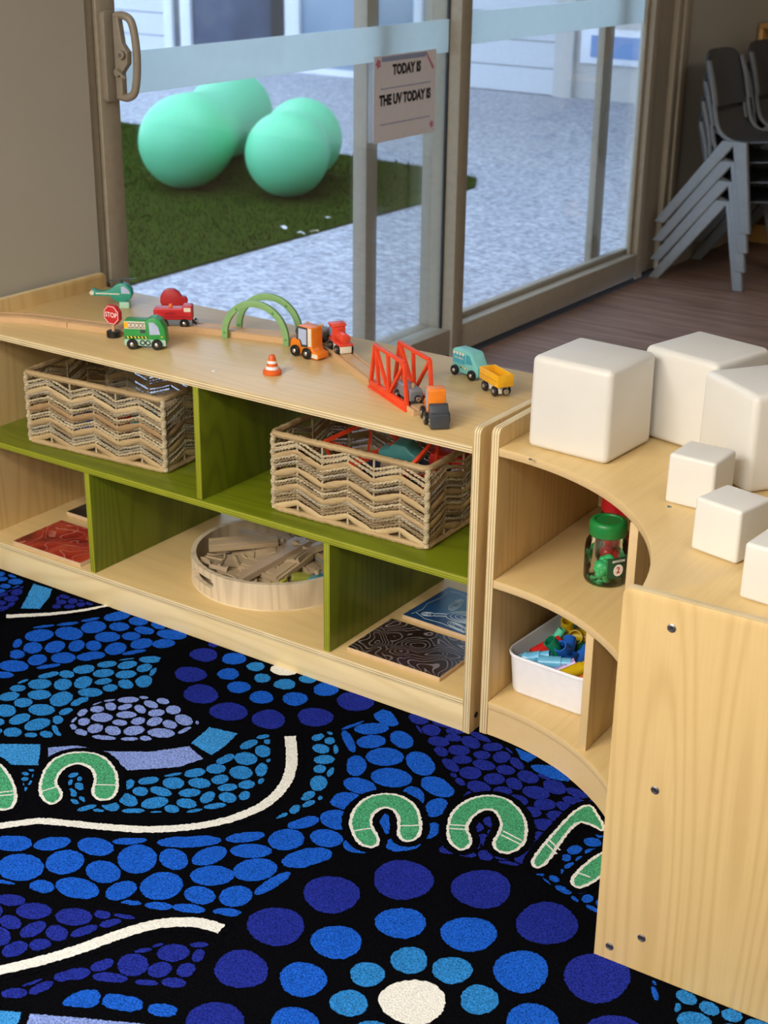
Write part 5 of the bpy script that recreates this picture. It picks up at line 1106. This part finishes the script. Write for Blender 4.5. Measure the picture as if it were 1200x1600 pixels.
def pipe_mb(kind, r_=0.0125):
    def ringtube(path, ro, ri, m):
        P = [Vector(p) for p in path]; k = len(P); n = 18; vs = []
        for rad in (ro, ri):
            for i, p in enumerate(P):
                d = (P[min(i + 1, k - 1)] - P[max(i - 1, 0)]).normalized(); t_ = d.cross(Vector((0, 1, 0))); t_.normalize(); b_ = t_.cross(d)
                vs += [p + (t_ * cos(2 * pi * j / n) + b_ * sin(2 * pi * j / n)) * rad for j in range(n)]
        o = k * n; f = []
        for i in range(k - 1):
            for j in range(n): a, b, c, e = i * n + j, i * n + (j + 1) % n, (i + 1) * n + (j + 1) % n, (i + 1) * n + j; f += [(a, b, c, e), (o + a, o + e, o + c, o + b)]
        for j in range(n): f += [(j, o + j, o + (j + 1) % n, (j + 1) % n), ((k - 1) * n + j, (k - 1) * n + (j + 1) % n, o + (k - 1) * n + (j + 1) % n, o + (k - 1) * n + j)]
        m.add(vs, f)
    m = MB()
    if kind == 'straight': ringtube([(-0.030, 0, 0), (0.012, 0, 0)], r_, r_ * 0.8, m); ringtube([(0.012, 0, 0), (0.030, 0, 0)], r_ * 0.84, r_ * 0.68, m)
    elif kind == 'elbow':
        ringtube([(-0.030, 0, 0), (-0.012, 0, 0)] + [(-0.012 + 0.022 * sin(a), 0, 0.022 - 0.022 * cos(a)) for a in [pi / 2 * i / 8 for i in range(1, 9)]] + [(0.010, 0, 0.034)], r_, r_ * 0.8, m)
    else: ringtube([(-0.030, 0, 0), (0.030, 0, 0)], r_, r_ * 0.8, m); ringtube([(0, 0, 0.006), (0, 0, 0.026)], r_ * 0.95, r_ * 0.78, m)
    return m
zF = lambda x, y: (780 + x / 6, 940 + y / 6)
def pipe(kind, x, y, h, rot, col, label, r_=0.0125):
    p = onz(*zF(x, y), ZB + min(h, 0.074)); p.x = min(max(p.x, BNX0 + 0.042), BNX1 - 0.042); p.y = min(max(p.y, BNY0 + 0.040), BNY1 - 0.045); o = pipe_mb(kind, r_).build('pipe_connector', paint('pipe_' + col.replace(' ', '_'), PIPE[col], 0.25), loc=p, rot=tuple(radians(a) for a in rot), smooth=40)
    return tag(o, label, 'pipe connector', 'pipe connectors in the white bin')
pipe('straight', 440, 430, 0.078, (0, -18, 58), 'red', 'red straight pipe connector leaning in the white bin')
pipe('straight', 425, 350, 0.088, (0, -60, 40), 'mint', 'small mint pipe connector end behind the red one', 0.010)
pipe('straight', 500, 590, 0.072, (0, -4, 22), 'sky blue', 'sky blue pipe connector lying across the front of the bin')
pipe('tee', 340, 585, 0.066, (90, 0, 10), 'sky blue', 'sky blue branched pipe connector lying by the bin front rim', 0.0115)
pipe('elbow', 640, 470, 0.082, (20, 30, -70), 'blue', 'bright blue elbow pipe connector standing in the middle of the bin')
pipe('elbow', 530, 500, 0.070, (10, -40, 30), 'green', 'dark green elbow pipe connector with its open end showing')
pipe('straight', 680, 675, 0.070, (0, -10, 60), 'yellow', 'yellow pipe connector lying by the front rim of bin')
pipe('straight', 560, 660, 0.062, (0, -30, 35), 'lilac', 'lilac pipe connector end between sky blue and yellow ones')
pipe('elbow', 630, 330, 0.082, (0, -20, 110), 'yellow', 'yellow elbow pipe connector at the back of the bin')
pipe('tee', 725, 320, 0.088, (70, 0, 20), 'yellow', 'yellow branched pipe connector beneath the middle shelf edge', 0.015)
pipe('straight', 770, 260, 0.094, (0, -50, 30), 'lilac', 'lilac pipe connector beside the yellow branched one', 0.010)
pipe('straight', 690, 215, 0.096, (0, -70, 10), 'mint', 'mint pipe connector end at the very back of the bin', 0.010)
pipe('straight', 745, 540, 0.066, (0, -30, 80), 'blue', 'bright blue straight pipe connector next to the divider side', 0.0115)
pipe('straight', 730, 420, 0.062, (0, 0, 5), 'green', 'dark green straight pipe connector under the yellow ones')
pipe('straight', 290, 520, 0.070, (0, -20, 15), 'sky blue', 'short sky blue pipe connector near the rounded bin corner', 0.012)
pipe('straight', 200, 545, 0.060, (0, 0, 20), 'olive', 'olive pipe connector in the rounded bin corner', 0.012)
pipe('elbow', 610, 640, 0.048, (0, 0, 40), 'navy', 'navy pipe connector deep under the lilac one')
pipe('straight', 735, 735, 0.052, (0, -20, 60), 'orange', 'orange pipe connector low by the divider side', 0.0115)
pipe('elbow', 450, 540, 0.045, (0, 0, 80), 'navy', 'navy elbow pipe connector low in the middle of bin')
pipe('straight', 450, 510, 0.062, (0, -10, 20), 'olive', 'olive pipe connector between the red and sky blue ones', 0.0115)
r7 = random.Random(4)
for k, col in enumerate(('navy', 'green', 'blue', 'olive', 'red', 'navy', 'green', 'yellow')):
    o = pipe_mb(('elbow', 'tee')[k % 2]).build('pipe_connector', paint('pipe_' + col, PIPE[col], 0.25), loc=(BNX0 + 0.05 + 0.044 * (k % 3), BNY0 + 0.06 + 0.055 * (k // 2), ZB + 0.022), rot=(0, 0, r7.uniform(0, 6)), smooth=40)
    tag(o, 'half-hidden ' + col + (' elbow', ' branched')[k % 2] + ' pipe connector in the lower layer of the white bin', 'pipe connector', 'pipe connectors in the white bin')

# ================================================================== PAPER SIGN ON THE GLASS
M_PAPER = paint('sign_paper', (226, 220, 222), 0.6, var=0.02); M_INK = paint('sign_ink', (26, 24, 28), 0.6); M_PINK = paint('sign_pink', (196, 120, 150), 0.6); M_SBLUE = paint('sign_blue_grey', (150, 160, 190), 0.6)
SY0, SY1, SZ0, SZ1 = 1.630, 1.965, 0.752, 1.000
sg = thing('paper_sign', 'white paper weather sign taped to the glass door', 'sign', (-1.3640, (SY0 + SY1) / 2, (SZ0 + SZ1) / 2), pi / 2)
sg.rotation_euler = (radians(0), radians(0), pi / 2)
hw, hh = (SY1 - SY0) / 2, (SZ1 - SZ0) / 2
MB().box(-hw, hw, 0.0, 0.0006, -hh, hh).build('sheet', M_PAPER, sg, smooth=0)
text_mesh('TODAY IS', 0.040, 'lettering', M_INK, sg, (0.005, -0.0004, hh - 0.045), (pi / 2, 0, 0), 0.0022, sx=0.85); text_mesh('THE UV TODAY IS', 0.040, 'lettering', M_INK, sg, (0.0, -0.0004, -0.005), (pi / 2, 0, 0), 0.0022, sx=0.85)
for zz_ in (0.028, -0.075): MB().box(-hw + 0.035, hw - 0.03, -0.0005, 0, zz_, zz_ + 0.003).build('rule_line', M_SBLUE, sg)
MB().box(-hw + 0.04, hw - 0.06, -0.0005, 0, hh - 0.018, hh - 0.004).build('header_strip', M_SBLUE, sg)
for (x, z, s) in ((-hw + 0.022, hh - 0.022, 0.016), (hw - 0.020, -hh + 0.025, 0.013)): MB().prism([(x + s * cos(2 * pi * i / 10) * (1 if i % 2 else 0.6), z + s * sin(2 * pi * i / 10) * (1 if i % 2 else 0.6)) for i in range(10)], -0.0005, 0, 'y').build('printed_flower', M_PINK, sg, smooth=0)
MB().prism([(hw - 0.065, hh - 0.002), (hw - 0.055, hh - 0.006), (hw - 0.012, hh - 0.052), (hw - 0.020, hh - 0.058)], -0.0006, 0, 'y').build('printed_ribbon', M_PINK, sg, smooth=0)

# ================================================================== STACKED CHAIRS
M_CHAIR = paint('chair_grey_plastic', (126, 130, 132), 0.5); M_SEAT = paint('chair_seat_grey', (72, 74, 76), 0.45)
def make_chair(label, grp):
    t = thing('stacking_chair', label, 'chair', (0, 0, 0), 0, grp); Wd = 0.17
    # shell: side profile swept across the width
    prof = smooth_path([(0.205, 0, 0.340), (0.190, 0, 0.357), (0.12, 0, 0.355), (0.02, 0, 0.345), (-0.06, 0, 0.352), (-0.105, 0, 0.385), (-0.125, 0, 0.44)], 6)
    n = 9; m = MB(); v = []
    for th in (0, -0.006):
        for p in prof:
            for j in range(n): s = -1 + 2 * j / (n - 1); v.append((p.x - (0.010 * s * s if p.z > 0.37 else 0) + th * 0.5, Wd * s * (0.94 if p.x > 0.15 else 1), p.z - 0.008 * (1 - s * s) * (p.z < 0.37) + th))
    k = len(prof); f = []
    for L_ in (0, 1):
        for i in range(k - 1):
            for j in range(n - 1): b = L_ * k * n; f.append((b + i * n + j, b + i * n + j + 1, b + (i + 1) * n + j + 1, b + (i + 1) * n + j))
    o = k * n
    for i in range(k - 1): f += [(i * n, (i + 1) * n, o + (i + 1) * n, o + i * n), (i * n + n - 1, o + i * n + n - 1, o + (i + 1) * n + n - 1, (i + 1) * n + n - 1)]
    for j in range(n - 1): f += [(j, o + j, o + j + 1, j + 1), ((k - 1) * n + j, (k - 1) * n + j + 1, o + (k - 1) * n + j + 1, o + (k - 1) * n + j)]
    m.add(v, f); m.build('seat', M_SEAT, t, smooth=60)
    bk = MB(); v = []; K = 10; n = 13
    for L_ in (0, 1):
        for i in range(K + 1):
            q = i / K; z = 0.455 + 0.215 * q; x = -0.128 - 0.055 * q; e = max(0, (q - 0.72) / 0.28); wd = Wd * (1 - 0.16 * e * e) * (1 if q > 0.08 else 0.92)
            for j in range(n): s = -1 + 2 * j / (n - 1); zz_ = z - (0.018 * s ** 6 * e); v.append((x - 0.020 * (1 - s * s) + 0.006 - L_ * 0.012, wd * s, zz_))
    o = (K + 1) * n; f = []
    for L_ in (0, 1):
        for i in range(K):
            for j in range(n - 1): b = L_ * o; f.append((b + i * n + j, b + i * n + j + 1, b + (i + 1) * n + j + 1, b + (i + 1) * n + j))
    for i in range(K): f += [(i * n, (i + 1) * n, o + (i + 1) * n, o + i * n), (i * n + n - 1, o + i * n + n - 1, o + (i + 1) * n + n - 1, (i + 1) * n + n - 1)]
    for j in range(n - 1): f += [(j, o + j, o + j + 1, j + 1), (K * n + j, K * n + j + 1, o + K * n + j + 1, o + K * n + j)]
    bk.add(v, f); bo = bk.build('backrest', M_SEAT, t, smooth=60)
    for s in (-1, 1):
        MB().tube(smooth_path([(-0.118, s * Wd, 0.470), (-0.140, s * Wd, 0.56), (-0.165, s * Wd * 0.98, 0.635)], 4), 0.015, 8, flat=(0.55, 1.3), up=(0, 1, 0)).build('side_rib', M_CHAIR, bo)
        MB().tube(smooth_path([(0.02, s * Wd, 0.335), (-0.05, s * Wd, 0.345), (-0.098, s * Wd, 0.385), (-0.125, s * Wd, 0.475)], 5), 0.011, 8, flat=(0.7, 1.3), up=(0, 1, 0)).build('back_bracket', M_CHAIR, t)
        for nm, top, bot in (('leg', (-0.035, 0.345), (-0.295, 0.0)), ('leg', (0.005, 0.345), (0.075, 0.0))):
            a = Vector((top[0], 0, top[1])); b = Vector((bot[0], 0, bot[1])); m = MB(); wd = 0.023 if bot[0] < 0 else 0.026
            d = (b - a); hx_ = wd / max(0.55, abs(d.normalized().z)); ys = (s * (Wd + 0.004), s * (Wd + 0.034))
            m.add([(a.x - hx_ * 1.1, ys[0], a.z), (a.x + hx_ * 1.1, ys[0], a.z), (a.x + hx_ * 1.1, ys[0] + s * 0.026, a.z), (a.x - hx_ * 1.1, ys[0] + s * 0.026, a.z), (b.x - hx_ * 0.8, ys[1], 0), (b.x + hx_ * 0.8, ys[1], 0), (b.x + hx_ * 0.8, ys[1] + s * 0.024, 0), (b.x - hx_ * 0.8, ys[1] + s * 0.024, 0)], [(0, 1, 2, 3), (4, 7, 6, 5), (0, 4, 5, 1), (1, 5, 6, 2), (2, 6, 7, 3), (3, 7, 4, 0)])
            m.build('leg', M_CHAIR, t, bevel=0.005, seg=3)
    return t
CHX, CHY = -1.005, 3.79
CL = ['lowest grey plastic chair of the stack beside the glass door frame', 'second lowest grey plastic chair of the stack beside the door frame', 'second highest grey plastic chair of the stack beside the door frame', 'topmost grey plastic chair of the stack beside the door frame']
CL2 = ['lowest grey plastic chair of the farther stack next to wooden cabinet', 'second lowest grey plastic chair of the farther stack next to cabinet', 'second highest grey plastic chair of the farther stack next to cabinet', 'topmost grey plastic chair of the farther stack next to wooden cabinet']
c0 = make_chair(CL[0], 'stacked grey chairs'); c0.location = (CHX, CHY, FZ)
for k in range(1, 4): c = copy_tree(c0); c.location = (CHX + 0.002 * k, CHY, FZ + 0.077 * k); c['label'] = CL[k]
for k in range(4): c = copy_tree(c0); c.location = (CHX - 0.015 + 0.002 * k, CHY + 0.472, FZ + 0.077 * k); c['label'] = CL2[k]
cb = thing('wooden_cabinet', 'honey coloured wooden cabinet behind the stacked chairs', 'cabinet', (-0.895, 4.505, FZ))
W_H = wood('honey_wood', (206, 158, 88), (170, 120, 60), 'x', freq=4, streak=0.4)
MB().box(-0.40, 0.40, 0.0, 0.36, 0.0, 0.06).build('plinth', W_H, cb); MB().box(-0.42, 0.42, 0.0, 0.38, 0.06, 0.08).build('bottom_board', W_H, cb)
for x in (-0.42, 0.0, 0.40): MB().box(x, x + 0.02, 0.0, 0.38, 0.08, 0.93).build('side_panel', W_H, cb, bevel=0.002)
for z in (0.36, 0.64, 0.93): MB().box(-0.42, 0.42, 0.0, 0.38, z, z + 0.02).build('shelf_board', W_H, cb, bevel=0.002)
MB().box(-0.42, 0.42, 0.38, 0.39, 0, 0.95).build('back_panel', W_H, cb)
